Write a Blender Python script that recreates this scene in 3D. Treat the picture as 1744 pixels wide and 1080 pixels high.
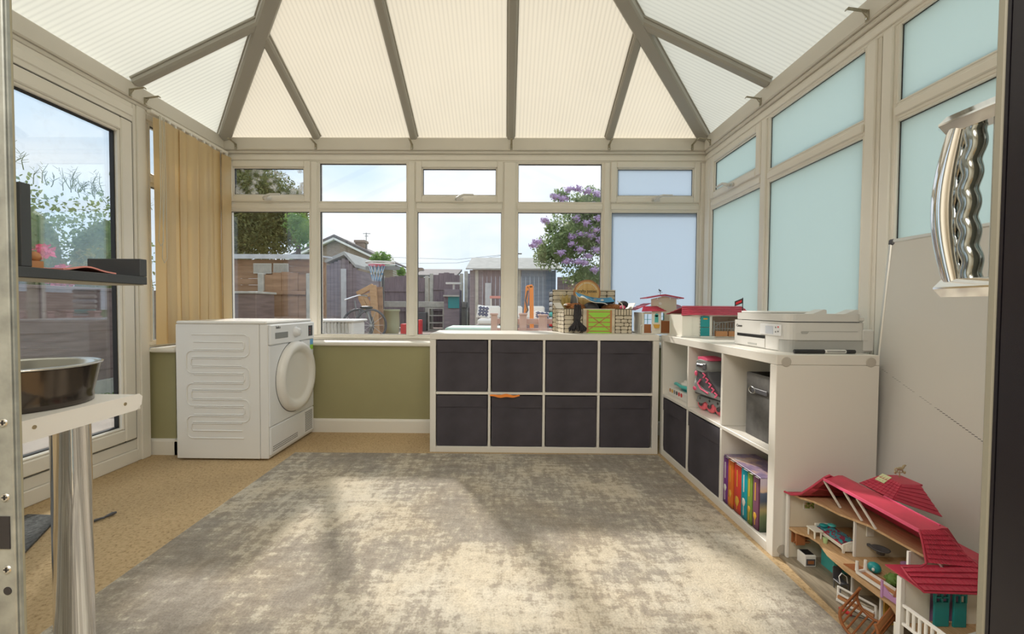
import bpy, math, random
from mathutils import Vector, Matrix
for o in list(bpy.data.objects): bpy.data.objects.remove(o)
random.seed(7)
sc = bpy.context.scene
COL = sc.collection
PI = math.pi
# ------------------------------------------------------------------ camera
CF, CPITCH, CYAW, CROLL, CH, CCX, CCY = 700.95, .026, .0106, .0062, .9397, -18.1, 1.5
_F = Vector((-math.sin(CYAW)*math.cos(CPITCH), math.cos(CYAW)*math.cos(CPITCH), -math.sin(CPITCH)))
_R = Vector((math.cos(CYAW), math.sin(CYAW), 0)); _U = _R.cross(_F)
_c, _s = math.cos(CROLL), math.sin(CROLL)
_R, _U = _R*_c + _U*_s, _U*_c - _R*_s
cam = bpy.data.cameras.new('camera'); co = bpy.data.objects.new('camera', cam); COL.objects.link(co)
co.matrix_world = Matrix(((_R.x, _U.x, -_F.x, 0), (_R.y, _U.y, -_F.y, 0), (_R.z, _U.z, -_F.z, CH), (0, 0, 0, 1)))
cam.sensor_width = 36; cam.lens = 36*CF/1744; cam.shift_x = -CCX/1744; cam.shift_y = CCY/1744
cam.clip_start = .02; cam.clip_end = 300
sc.camera = co
sc.view_settings.view_transform = 'Standard'; sc.view_settings.look = 'None'
sc.view_settings.gamma = 1; sc.view_settings.use_curve_mapping = False
sc.view_settings.exposure = 0.38
SKY, SUN = 1.0, 3.2
al = bpy.data.lights.new('fill_light', 'AREA'); ao = bpy.data.objects.new('fill_light', al); COL.objects.link(ao)
al.shape = 'RECTANGLE'; al.size = 3.2; al.size_y = .5; al.energy = 85; al.color = (1, .95, .88); ao.location = (0, -.5, 2.48)  # added fill lamp, out of view, brightens the jambs and conservatory
# ------------------------------------------------------------------ world
w = bpy.data.worlds.new('sky'); sc.world = w; w.use_nodes = True
nt = w.node_tree; nt.nodes.clear()
wo = nt.nodes.new('ShaderNodeOutputWorld'); bg = nt.nodes.new('ShaderNodeBackground')
tc = nt.nodes.new('ShaderNodeTexCoord'); mp = nt.nodes.new('ShaderNodeMapping'); mp.inputs['Scale'].default_value = (1, 1, 2.6)
nz = nt.nodes.new('ShaderNodeTexNoise'); nz.inputs['Scale'].default_value = 2.2; nz.inputs['Detail'].default_value = 5; nz.inputs['Roughness'].default_value = .5
cr = nt.nodes.new('ShaderNodeValToRGB')
cr.color_ramp.elements[0].position = .36; cr.color_ramp.elements[0].color = (.60, .74, .89, 1)
cr.color_ramp.elements[1].position = .60; cr.color_ramp.elements[1].color = (.88, .90, .93, 1)
nt.links.new(tc.outputs['Generated'], mp.inputs['Vector']); nt.links.new(mp.outputs[0], nz.inputs['Vector'])
nt.links.new(nz.outputs[0], cr.inputs[0]); nt.links.new(cr.outputs[0], bg.inputs[0]); nt.links.new(bg.outputs[0], wo.inputs[0])
bg.inputs[1].default_value = SKY
sl = bpy.data.lights.new('sun', 'SUN'); so = bpy.data.objects.new('sun', sl); COL.objects.link(so)
sl.energy = SUN; sl.angle = math.radians(3.0); sl.color = (1, .94, .86)
so.location = (0, 8, 8)
so.rotation_euler = Vector((.5, -1, -.79)).to_track_quat('-Z', 'Y').to_euler()

def at(px, py, Y):                     # point on the plane at distance Y seen at a pixel
    d = _F + _R*((px-872-CCX)/CF) - _U*((py-540-CCY)/CF)
    return Vector((0, 0, CH)) + d*(Y/d.y)
# ------------------------------------------------------------------ materials
def newmat(name):
    m = bpy.data.materials.new(name); m.use_nodes = True
    return m, m.node_tree.nodes, m.node_tree.links, m.node_tree.nodes['Principled BSDF']
def coords(N, L, scale=(1, 1, 1), rot=(0, 0, 0), kind='Object'):
    t = N.new('ShaderNodeTexCoord'); p = N.new('ShaderNodeMapping')
    p.inputs['Scale'].default_value = scale; p.inputs['Rotation'].default_value = rot
    L.new(t.outputs[kind], p.inputs['Vector']); return p.outputs[0]
def noise(N, L, v, scale, detail=3, rough=.55):
    n = N.new('ShaderNodeTexNoise'); n.inputs['Scale'].default_value = scale; n.inputs['Detail'].default_value = detail
    n.inputs['Roughness'].default_value = rough; L.new(v, n.inputs['Vector']); return n.outputs[0]
def ramp(N, L, f, stops, interp='LINEAR'):
    r = N.new('ShaderNodeValToRGB'); cr = r.color_ramp; cr.interpolation = interp
    while len(cr.elements) < len(stops): cr.elements.new(.5)
    for e, (p, c) in zip(cr.elements, stops): e.position = p; e.color = (*c, 1)
    L.new(f, r.inputs[0]); return r.outputs[0]
def mathn(N, L, op, a, b=None, clamp=False):
    m = N.new('ShaderNodeMath'); m.operation = op; m.use_clamp = clamp
    for i, q in enumerate((a, b)):
        if q is None: continue
        if isinstance(q, (int, float)): m.inputs[i].default_value = q
        else: L.new(q, m.inputs[i])
    return m.outputs[0]
def bump(N, L, B, h, strength, dist=.01):
    b = N.new('ShaderNodeBump'); b.inputs['Strength'].default_value = strength; b.inputs['Distance'].default_value = dist
    L.new(h, b.inputs['Height']); L.new(b.outputs[0], B.inputs['Normal'])
def mat(name, col, rough=.5, metal=0, var=0, vscale=8, bmp=0, bscale=200, vsc=(1, 1, 1), spec=.5, coat=0):
    m, N, L, B = newmat(name)
    B.inputs['Base Color'].default_value = (*col, 1); B.inputs['Roughness'].default_value = rough; B.inputs['Metallic'].default_value = metal
    B.inputs['Specular IOR Level'].default_value = spec; B.inputs['Coat Weight'].default_value = coat
    if var or bmp: v = coords(N, L, vsc)
    if var:
        n = noise(N, L, v, vscale, 4)
        a = tuple(max(0, c*(1-var)) for c in col); b = tuple(min(1, c*(1+var)) for c in col)
        L.new(ramp(N, L, n, [(.3, a), (.7, b)]), B.inputs['Base Color'])
    if bmp: bump(N, L, B, noise(N, L, v, bscale, 2), bmp, .002)
    return m
def wood(name, a, b, scale=(1, 12, 12), rough=.5, ns=6):
    m, N, L, B = newmat(name)
    v = coords(N, L, scale); n = noise(N, L, v, ns, 5)
    L.new(ramp(N, L, n, [(.3, a), (.7, b)]), B.inputs['Base Color']); B.inputs['Roughness'].default_value = rough
    bump(N, L, B, n, .15, .002); return m
def glass_mat(name, tint, refl=.05, dirt=0):
    m, N, L, B = newmat(name); N.remove(B)
    out = N['Material Output']
    tr = N.new('ShaderNodeBsdfTransparent'); tr.inputs[0].default_value = (*tint, 1)
    gl = N.new('ShaderNodeBsdfGlossy'); gl.inputs['Roughness'].default_value = .01; gl.inputs[0].default_value = (.9, .95, 1, 1)
    lw = N.new('ShaderNodeLayerWeight'); lw.inputs[0].default_value = .5
    p = mathn(N, L, 'POWER', lw.outputs['Facing'], 4.0); p = mathn(N, L, 'MULTIPLY', p, .8); p = mathn(N, L, 'ADD', p, refl, True)
    mx = N.new('ShaderNodeMixShader'); L.new(p, mx.inputs[0]); L.new(tr.outputs[0], mx.inputs[1]); L.new(gl.outputs[0], mx.inputs[2])
    last = mx
    if dirt:
        df = N.new('ShaderNodeBsdfDiffuse'); df.inputs[0].default_value = (.8, .82, .84, 1)
        v = coords(N, L, (1, 1, 1)); n = noise(N, L, v, 9, 6, .7)
        f = mathn(N, L, 'SUBTRACT', n, .5); f = mathn(N, L, 'MULTIPLY', f, dirt*6, True)
        m2 = N.new('ShaderNodeMixShader'); L.new(f, m2.inputs[0]); L.new(mx.outputs[0], m2.inputs[1]); L.new(df.outputs[0], m2.inputs[2]); last = m2
    L.new(last.outputs[0], out.inputs[0]); return m
def translucent(name, col, tcol, fac, stripes=None, clear=0.0, gloss=.04):
    m, N, L, B = newmat(name); N.remove(B); out = N['Material Output']
    d = N.new('ShaderNodeBsdfDiffuse'); d.inputs[0].default_value = (*col, 1)
    t = N.new('ShaderNodeBsdfTranslucent'); t.inputs[0].default_value = (*tcol, 1)
    mx = N.new('ShaderNodeMixShader'); mx.inputs[0].default_value = fac
    L.new(d.outputs[0], mx.inputs[1]); L.new(t.outputs[0], mx.inputs[2])
    if stripes:
        ax, per = stripes
        v = coords(N, L); sp = N.new('ShaderNodeSeparateXYZ'); L.new(v, sp.inputs[0])
        f = mathn(N, L, 'MULTIPLY', sp.outputs[ax], 2*PI/per); f = mathn(N, L, 'SINE', f)
        f = mathn(N, L, 'MULTIPLY', f, .5); f = mathn(N, L, 'ADD', f, .5)
        n = noise(N, L, v, 1.6, 2)
        n = mathn(N, L, 'MULTIPLY', n, .5); f = mathn(N, L, 'MULTIPLY', f, .75); f = mathn(N, L, 'ADD', f, n)
        c = ramp(N, L, f, [(.1, tuple(q*.84 for q in tcol)), (.55, tcol), (1, tuple(min(1, q*1.04) for q in tcol))])
        L.new(c, t.inputs[0])
    last = mx
    g = N.new('ShaderNodeBsdfGlossy'); g.inputs['Roughness'].default_value = .3
    m3 = N.new('ShaderNodeMixShader'); m3.inputs[0].default_value = gloss
    L.new(last.outputs[0], m3.inputs[1]); L.new(g.outputs[0], m3.inputs[2]); last = m3
    if clear:
        tr = N.new('ShaderNodeBsdfTransparent'); m2 = N.new('ShaderNodeMixShader'); m2.inputs[0].default_value = clear
        L.new(last.outputs[0], m2.inputs[1]); L.new(tr.outputs[0], m2.inputs[2]); last = m2
    L.new(last.outputs[0], out.inputs[0]); return m
def leafmat(name, a, b):
    m, N, L, B = newmat(name); v = coords(N, L)
    c = ramp(N, L, noise(N, L, v, 3.5, 4), [(.3, a), (.7, b)])
    L.new(c, B.inputs['Base Color']); B.inputs['Roughness'].default_value = .6
    t = N.new('ShaderNodeBsdfTranslucent'); L.new(c, t.inputs[0])
    mx = N.new('ShaderNodeMixShader'); mx.inputs[0].default_value = .35
    L.new(B.outputs[0], mx.inputs[1]); L.new(t.outputs[0], mx.inputs[2]); L.new(mx.outputs[0], N['Material Output'].inputs[0]); return m
M = {}
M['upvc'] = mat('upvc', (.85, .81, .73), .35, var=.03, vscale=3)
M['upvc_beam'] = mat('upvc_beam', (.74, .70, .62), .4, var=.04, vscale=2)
M['rafter'] = mat('rafter', (.40, .38, .33), .45)  # same uPVC as the frames, shaded tone put into its colour
M['gasket'] = mat('gasket', (.02, .02, .022), .6)
M['clear'] = glass_mat('clear_glass', (.985, .99, .99), .04)
M['door_glass'] = glass_mat('door_glass', (.93, .96, .97), .10, .04)
M['hazy'] = glass_mat('hazy_glass', (.95, .97, .98), .05, 1.1)
M['frost'] = translucent('frosted_glass', (.62, .70, .68), (.80, .90, .87), .92, clear=.0)
M['frost_back'] = translucent('frosted_glass_blue', (.58, .64, .70), (.64, .72, .80), .84)
M['poly_back'] = translucent('roof_sheet_back', (.85, .78, .64), (.80, .76, .68), .78, (0, .026))  # same sheet as the sides, yellow of the sun behind put into its colour
M['poly_side'] = translucent('roof_sheet_side', (.86, .85, .79), (.82, .81, .75), .78, (1, .026))
M['green'] = mat('green_paint', (.37, .345, .185), .8, var=.05, vscale=2, bmp=.1, bscale=60)
M['white'] = mat('white_gloss', (.84, .82, .78), .3)
M['skirting'] = mat('skirting_paint', (.86, .83, .76), .4)
M['kallax'] = mat('white_foil', (.80, .765, .70), .4)
M['dryer'] = mat('white_enamel', (.84, .825, .80), .25, coat=.2)
M['dryer_front'] = mat('white_plastic', (.84, .85, .87), .3)
M['dark'] = mat('dark_plastic', (.015, .015, .018), .35)
M['black'] = mat('black_gloss', (.012, .01, .014), .25)
M['chrome'] = mat('chrome', (.86, .86, .87), .06, 1)
M['steel'] = mat('steel', (.62, .62, .6), .25, 1)
M['zinc'] = mat('galvanised', (.34, .36, .34), .5, .6, var=.25, vscale=30)
M['brass'] = mat('dull_brass', (.55, .46, .30), .4, .8)
M['bracket'] = mat('bracket_zinc', (.42, .38, .28), .5, .5)
M['fabric'] = mat('charcoal_fabric', (.078, .070, .082), .9, var=.18, vscale=5, bmp=.3, bscale=900, spec=.2)
M['grey_fabric'] = mat('grey_fabric', (.12, .115, .11), .85, var=.3, vscale=14, bmp=.3, bscale=300, spec=.2)
M['slate'] = mat('dark_shelf', (.055, .062, .07), .55, var=.1, bmp=.1)
M['shelf_under'] = mat('shelf_under', (.5, .47, .4), .6)
M['blind'] = translucent('blind_fabric', (.82, .68, .42), (.88, .70, .42), .42)
M['cord'] = mat('cord', (.7, .66, .55), .6)
M['printer'] = mat('printer_shell', (.70, .69, .66), .45)
M['printer_grey'] = mat('printer_base', (.45, .45, .43), .5)
M['board'] = mat('whiteboard', (.70, .68, .635), .3, var=.03, vscale=1.5)
M['alu'] = mat('aluminium', (.75, .74, .70), .35, .6)
M['crimson'] = mat('crimson_plastic', (.52, .045, .085), .4, var=.1, vscale=30)
M['cream'] = mat('cream_plastic', (.72, .65, .52), .5)
M['toywhite'] = mat('ivory_plastic', (.86, .83, .74), .4)
M['teal'] = mat('teal_plastic', (.02, .30, .31), .4)
M['aqua'] = mat('aqua_plastic', (.10, .55, .52), .4)
M['toywood'] = wood('toy_wood', (.50, .30, .14), (.68, .46, .26), (30, 2, 2), ns=9)
M['brown'] = mat('brown_plastic', (.36, .13, .045), .5)
M['tan'] = mat('tan_plastic', (.52, .24, .10), .5)
M['lilac'] = mat('lilac_plastic', (.52, .28, .52), .5)
M['orange'] = mat('orange_plastic', (.95, .28, .04), .5)
M['yellow'] = mat('yellow_plastic', (.75, .42, .06), .5)
M['red'] = mat('red_plastic', (.7, .03, .04), .4)
M['pink'] = mat('pink_plastic', (.85, .12, .24), .45)
M['lime'] = mat('lime_print', (.36, .72, .08), .6)
M['stone'] = mat('printed_stone', (.66, .58, .45), .7, var=.15, vscale=30)
M['stone_dark'] = mat('printed_mortar', (.14, .11, .07), .8)
M['darkgrey'] = mat('dark_grey_plastic', (.09, .09, .10), .45)
M['midgrey'] = mat('mid_grey_plastic', (.26, .27, .27), .4)
M['offwhite'] = mat('off_white', (.78, .76, .70), .6)
M['house'] = mat('house_plaster', (.70, .68, .60), .8)
M['straw'] = mat('straw_yarn', (.62, .48, .18), .9)
M['cap'] = mat('cap_plastic', (.52, .48, .42), .5)
M['jamb'] = mat('jamb_paint', (.40, .375, .27), .6)
M['ink'] = mat('ink', (.03, .03, .035), .6)
M['soil'] = mat('soil', (.10, .07, .05), .9)
M['grey_mat'] = mat('grey_mat', (.10, .10, .10), .95, var=.5, vscale=80, bmp=.6, bscale=300)
M['salmonpink'] = mat('salmon_cloth', (.72, .30, .26), .8)  # one even salmon pink for the cloth and the garden table top

def carpet_mat():
    m, N, L, B = newmat('tan_carpet'); v = coords(N, L)
    a = noise(N, L, v, 90, 3, .7); b = noise(N, L, v, 2.2, 3)
    c1 = ramp(N, L, a, [(.30, (.30, .20, .10)), (.42, (.54, .39, .22)), (.6, (.63, .46, .27))])
    c2 = ramp(N, L, b, [(.3, (.84, .84, .84)), (.7, (1, 1, 1))])
    mx = N.new('ShaderNodeMix'); mx.data_type = 'RGBA'; mx.blend_type = 'MULTIPLY'; mx.inputs['Factor'].default_value = 1
    L.new(c1, mx.inputs['A']); L.new(c2, mx.inputs['B']); L.new(mx.outputs['Result'], B.inputs['Base Color'])
    B.inputs['Roughness'].default_value = .95; B.inputs['Specular IOR Level'].default_value = .1
    bump(N, L, B, noise(N, L, v, 260, 3), .7, .004); return m
M['carpet'] = carpet_mat()
def rug_mat():
    m, N, L, B = newmat('abstract_rug'); 
    v0 = coords(N, L)
    big = noise(N, L, v0, 1.5, 3, .5)
    sx = noise(N, L, coords(N, L, (1.5, 8, 1)), 3.2, 6, .72)
    sy = noise(N, L, coords(N, L, (8, 1.5, 1), (0, 0, .0)), 3.0, 6, .72)
    fine = noise(N, L, v0, 30, 5, .75)
    pile = noise(N, L, v0, 170, 2, .6)
    f = mathn(N, L, 'MULTIPLY', big, 1.0)
    for q, k in ((sx, .60), (sy, .60), (fine, .75)):
        f = mathn(N, L, 'ADD', f, mathn(N, L, 'MULTIPLY', q, k))
    f = mathn(N, L, 'MULTIPLY', f, 1/2.95)
    c = ramp(N, L, f, [(.43, (.30, .27, .235)), (.485, (.38, .345, .30)), (.505, (.42, .38, .32)), (.522, (.54, .50, .43)), (.57, (.64, .60, .52))])
    warm = ramp(N, L, noise(N, L, v0, 3.1, 4), [(.42, (.98, .97, .95)), (.6, (1, .95, .87))])
    pl = ramp(N, L, pile, [(.3, (.80, .80, .80)), (.6, (1, 1, 1))])
    for q in (warm, pl):
        mx = N.new('ShaderNodeMix'); mx.data_type = 'RGBA'; mx.blend_type = 'MULTIPLY'; mx.inputs['Factor'].default_value = 1
        L.new(c, mx.inputs['A']); L.new(q, mx.inputs['B']); c = mx.outputs['Result']
    L.new(c, B.inputs['Base Color']); B.inputs['Roughness'].default_value = .95; B.inputs['Specular IOR Level'].default_value = .1
    h = mathn(N, L, 'ADD', mathn(N, L, 'MULTIPLY', pile, .6), mathn(N, L, 'MULTIPLY', fine, .5))
    bump(N, L, B, h, .8, .006); return m
M['rug'] = rug_mat()
# outdoors
M['paving'] = mat('paving', (.42, .34, .28), .85, var=.2, vscale=3)
M['patio'] = mat('patio_ground', (.33, .26, .22), .9, var=.25, vscale=2)
M['grass'] = mat('grass', (.10, .19, .04), .9, var=.5, vscale=40)
M['fence'] = wood('fence_wood', (0.145, 0.102, 0.093), (0.255, 0.187, 0.17), (1, 1, 8), .8, 3)
M['fence_purple'] = wood('fence_dark', (0.18, 0.135, 0.153), (0.288, 0.216, 0.234), (8, 1, 1), .8, 3)
M['shed_brown'] = wood('shed_boards', (0.27, 0.149, 0.081), (0.446, 0.27, 0.162), (1, 8, 8), .8, 2)
M['shed_dark'] = wood('shed_dark', (0.209, 0.171, 0.19), (0.323, 0.266, 0.285), (1, 1, 8), .8, 2)
M['shed_blue'] = wood('shed_blue_grey', (0.18, 0.234, 0.324), (0.27, 0.324, 0.414), (1, 1, 8), .8, 2)
M['felt'] = mat('roof_felt', (.42, .42, .40), .9, var=.1)
M['felt_light'] = mat('roof_felt_light', (.58, .60, .62), .8, var=.1)
M['concrete'] = mat('concrete', (.50, .48, .42), .9, var=.15, vscale=8)
M['brick'] = None
def brick_mat():
    m, N, L, B = newmat('far_brick'); v = coords(N, L, (1, 1, 1), (PI/2, 0, 0))
    b = N.new('ShaderNodeTexBrick'); b.inputs['Scale'].default_value = 4.5
    b.inputs['Color1'].default_value = (.30, .20, .15, 1); b.inputs['Color2'].default_value = (.36, .26, .20, 1); b.inputs['Mortar'].default_value = (.45, .41, .36, 1)
    L.new(v, b.inputs['Vector']); L.new(b.outputs[0], B.inputs['Base Color']); B.inputs['Roughness'].default_value = .9; return m
M['brick'] = brick_mat()
M['rooftile'] = mat('far_roof', (.17, .15, .15), .8, var=.15)
M['leaf_dark'] = leafmat('conifer_leaf', (.08, .10, .03), (.25, .26, .08))
M['leaf_mid'] = leafmat('lilac_leaf', (.13, .20, .08), (.33, .42, .18))
M['leaf_light'] = leafmat('bright_leaf', (.10, .22, .04), (.25, .38, .08))
M['blossom'] = mat('lilac_blossom', (.50, .36, .58), .8, var=.25, vscale=20)
M['blossom_pink'] = mat('pink_blossom', (.75, .12, .22), .8, var=.3, vscale=20)
M['bark'] = mat('bark', (.12, .09, .07), .9)
M['timber'] = wood('timber', (.48, .27, .12), (.62, .38, .20), (2, 2, 10), .7, 4)
M['mint'] = mat('mint_lid', (.45, .62, .52), .6)
M['palepink'] = mat('pale_pink_paint', (.66, .45, .42), .7, var=.06)

# ------------------------------------------------------------------ geometry helpers
class G:
    def __init__(s, T=None): s.v = []; s.f = []; s.m = []; s.sm = []; s.T = T
    def _add(s, vs, fs, m=0, smooth=False):
        n = len(s.v)
        for p in vs:
            p = Vector(p); s.v.append(s.T @ p if s.T is not None else p)
        for f in fs: s.f.append([n+i for i in f]); s.m.append(m); s.sm.append(smooth)
    def box(s, lo, hi, m=0, bev=0.0, R=None):
        lo, hi = [min(a, b) for a, b in zip(lo, hi)], [max(a, b) for a, b in zip(lo, hi)]
        c = [(a+b)/2 for a, b in zip(lo, hi)]; h = [(b-a)/2 for a, b in zip(lo, hi)]
        b = min(bev, min(h)*.9)
        if b <= 0:
            vs = [(x*h[0], y*h[1], z*h[2]) for x in (-1, 1) for y in (-1, 1) for z in (-1, 1)]
            fs = [(0, 1, 3, 2), (4, 6, 7, 5), (0, 4, 5, 1), (2, 3, 7, 6), (0, 2, 6, 4), (1, 5, 7, 3)]
        else:
            vs = []; idx = {}
            for x in (-1, 1):
                for y in (-1, 1):
                    for z in (-1, 1):
                        for a in range(3):
                            q = [x*(h[0]-b), y*(h[1]-b), z*(h[2]-b)]; q[a] = (x, y, z)[a]*h[a]
                            idx[(x, y, z, a)] = len(vs); vs.append(tuple(q))
            fs = []
            for a in range(3):
                o1, o2 = [k for k in range(3) if k != a]
                for sg in (-1, 1):
                    f = []
                    for p, q in ((-1, -1), (1, -1), (1, 1), (-1, 1)):
                        k = [0, 0, 0]; k[a] = sg; k[o1] = p; k[o2] = q; f.append(idx[(*k, a)])
                    flip = (sg == -1) != (a == 1)
                    fs.append(tuple(reversed(f)) if flip else tuple(f))
            for a in range(3):                       # edges parallel to axis a
                o1, o2 = [k for k in range(3) if k != a]
                for p in (-1, 1):
                    for q in (-1, 1):
                        k0 = [0, 0, 0]; k0[o1] = p; k0[o2] = q; k1 = list(k0); k0[a] = -1; k1[a] = 1
                        fs.append((idx[(*k0, o1)], idx[(*k1, o1)], idx[(*k1, o2)], idx[(*k0, o2)]))
            for x in (-1, 1):
                for y in (-1, 1):
                    for z in (-1, 1): fs.append(tuple(idx[(x, y, z, a)] for a in range(3)))
        C = Vector(c)
        vs = [(C + (R @ Vector(p) if R is not None else Vector(p))) for p in vs]
        s._add(vs, fs, m)
    def bar(s, p0, p1, wd, ht, m=0, up=(0, 0, 1), bev=0.0):
        p0, p1 = Vector(p0), Vector(p1); d = p1-p0; l = d.length; y = d.normalized()
        x = y.cross(Vector(up)); x = x.normalized() if x.length > 1e-6 else Vector((1, 0, 0)); z = x.cross(y)
        R = Matrix((x, y, z)).transposed(); c = (p0+p1)/2
        s.box(c-Vector((wd/2, l/2, ht/2)), c+Vector((wd/2, l/2, ht/2)), m, bev, R)
    def cyl(s, p0, p1, r0, r1=None, seg=16, m=0, cap=True):
        r1 = r0 if r1 is None else r1
        p0, p1 = Vector(p0), Vector(p1); d = (p1-p0).normalized()
        a = d.orthogonal().normalized(); b = d.cross(a)
        vs = [p+(a*math.cos(2*PI*i/seg)+b*math.sin(2*PI*i/seg))*r for p, r in ((p0, r0), (p1, r1)) for i in range(seg)]
        s._add(vs, [(i, (i+1) % seg, seg+(i+1) % seg, seg+i) for i in range(seg)], m, True)
        if cap: s._add(vs, [tuple(reversed(range(seg))), tuple(range(seg, 2*seg))], m)
    def tube(s, pts, r, seg=8, m=0, closed=False):
        pts = [Vector(p) for p in pts]; n = len(pts)
        rr = r if isinstance(r, (list, tuple)) else [r]*n
        vs = []; a = None
        for i, p in enumerate(pts):
            if closed: d = pts[(i+1) % n]-pts[i-1]
            else: d = pts[min(i+1, n-1)]-pts[max(i-1, 0)]
            d.normalize()
            a = d.orthogonal().normalized() if a is None else (a-d*a.dot(d)).normalized()
            b = d.cross(a)
            vs += [p+(a*math.cos(2*PI*k/seg)+b*math.sin(2*PI*k/seg))*rr[i] for k in range(seg)]
        fs = []
        for i in range(n if closed else n-1):
            j = (i+1) % n
            fs += [(i*seg+k, i*seg+(k+1) % seg, j*seg+(k+1) % seg, j*seg+k) for k in range(seg)]
        s._add(vs, fs, m, True)
        if not closed: s._add(vs, [tuple(reversed(range(seg))), tuple(range((n-1)*seg, n*seg))], m)
    def prism(s, poly, d, m=0, smooth=False):       # polygon of 3D points extruded by vector d
        n = len(poly); P = [Vector(p) for p in poly]; d = Vector(d)
        s._add(P+[p+d for p in P], [tuple(reversed(range(n))), tuple(range(n, 2*n))], m)
        s._add(P+[p+d for p in P], [(i, (i+1) % n, n+(i+1) % n, n+i) for i in range(n)], m, smooth)
    def lathe(s, prof, c=(0, 0, 0), seg=28, m=0, R=None):    # prof: (radius, height)
        n = len(prof); C = Vector(c); vs = []
        for r, z in prof:
            for k in range(seg):
                p = Vector((r*math.cos(2*PI*k/seg), r*math.sin(2*PI*k/seg), z)); vs.append(C+(R @ p if R is not None else p))
        s._add(vs, [(i*seg+k, i*seg+(k+1) % seg, (i+1)*seg+(k+1) % seg, (i+1)*seg+k) for i in range(n-1) for k in range(seg)], m, True)
    def ball(s, c, r, m=0, seg=14, rings=8, lump=0, R=None):
        r = (r, r, r) if isinstance(r, (int, float)) else r; C = Vector(c); vs = []
        for i in range(rings+1):
            t = PI*i/rings
            for k in range(seg):
                a = 2*PI*k/seg; q = 1+lump*math.sin(3.1*a+i*1.7)*math.sin(2.3*t*2+k)
                p = Vector((r[0]*math.sin(t)*math.cos(a)*q, r[1]*math.sin(t)*math.sin(a)*q, r[2]*math.cos(t)*q))
                vs.append(C+(R @ p if R is not None else p))
        s._add(vs, [(i*seg+k, (i+1)*seg+k, (i+1)*seg+(k+1) % seg, i*seg+(k+1) % seg) for i in range(rings) for k in range(seg)], m, True)
    def grid(s, fn, nu, nv, m=0, thick=None):        # fn(u,v) -> point ; optional thickness vector
        vs = [Vector(fn(i/nu, j/nv)) for i in range(nu+1) for j in range(nv+1)]; q = nv+1
        fs = [(i*q+j, (i+1)*q+j, (i+1)*q+j+1, i*q+j+1) for i in range(nu) for j in range(nv)]
        s._add(vs, fs, m, True)
        if thick is not None:
            t = Vector(thick); n = len(vs); v2 = [p+t for p in vs]
            s._add(v2, [tuple(reversed(f)) for f in fs], m, True)
            ring = [(i, 0) for i in range(nu)]+[(nu, j) for j in range(nv)]+[(i, nv) for i in range(nu, 0, -1)]+[(0, j) for j in range(nv, 0, -1)]
            ids = [i*q+j for i, j in ring]; k = len(ids)
            s._add([vs[i] for i in ids]+[v2[i] for i in ids], [(i, k+i, k+(i+1) % k, (i+1) % k) for i in range(k)], m)
    def leaves(s, c, r, n, size, m=0, shell=.55):
        C = Vector(c)
        for _ in range(n):
            d = Vector((random.gauss(0, 1), random.gauss(0, 1), random.gauss(0, 1))).normalized()
            q = shell+(1-shell)*random.random()
            p = C+Vector((d.x*r[0], d.y*r[1], d.z*r[2]))*q
            a = Vector((random.gauss(0, 1), random.gauss(0, 1), random.gauss(0, 1))).normalized(); b = a.orthogonal().normalized()
            z = size*(.6+.8*random.random())
            s._add([p-a*z, p-b*z*.5, p+a*z, p+b*z*.5], [(0, 1, 2, 3)], m)
    def build(s, name, mats, parent=None, local=False):
        me = bpy.data.meshes.new(name)
        if parent is not None and not local:
            I = WM[parent.name].inverted(); vs = [I @ p for p in s.v]; wm = WM[parent.name]
        elif parent is None and not local:
            lo = Vector((min(p.x for p in s.v), min(p.y for p in s.v), min(p.z for p in s.v))); hi = Vector((max(p.x for p in s.v), max(p.y for p in s.v), max(p.z for p in s.v)))
            c = Vector(((lo.x+hi.x)/2, (lo.y+hi.y)/2, lo.z)); vs = [p-c for p in s.v]
        else: vs = s.v
        me.from_pydata([tuple(p) for p in vs], [], s.f)
        if not isinstance(mats, (list, tuple)): mats = [mats]
        for q in mats: me.materials.append(M[q] if isinstance(q, str) else q)
        me.polygons.foreach_set('material_index', s.m); me.polygons.foreach_set('use_smooth', s.sm); me.update()
        o = bpy.data.objects.new(name, me); COL.objects.link(o)
        if parent is not None:
            o.parent = parent; WM[o.name] = WM[parent.name]
        elif not local:
            o.location = c; WM[o.name] = Matrix.Translation(c)
        else: WM[o.name] = Matrix.Identity(4)
        return o
WM = {}
def thing(name, label, cat, loc=(0, 0, 0), rz=0, group=None, rot=None):
    o = bpy.data.objects.new(name, None); COL.objects.link(o); o.empty_display_size = .05
    Rm = rot.to_matrix().to_4x4() if rot else Matrix.Rotation(rz, 4, 'Z')
    o.location = loc; o.rotation_euler = Rm.to_euler(); WM[o.name] = Matrix.Translation(Vector(loc)) @ Rm
    o['label'] = label; o['category'] = cat
    if group: o['group'] = group
    return o
def tag(o, label, cat, group=None):
    o['label'] = label; o['category'] = cat
    if group: o['group'] = group
    return o
def struct(name, loc=(0, 0, 0)):
    o = bpy.data.objects.new(name, None); COL.objects.link(o); o.location = loc; o['kind'] = 'structure'; WM[o.name] = Matrix.Translation(Vector(loc)); return o
def dup(root, label=None, M4=None):
    def cp(o, par):
        c = o.copy(); COL.objects.link(c)
        if par: c.parent = par
        WM[c.name] = WM[o.name]
        for ch in list(o.children):
            cp(ch, c)
        return c
    r = cp(root, None)
    if label: r['label'] = label
    return r
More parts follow.
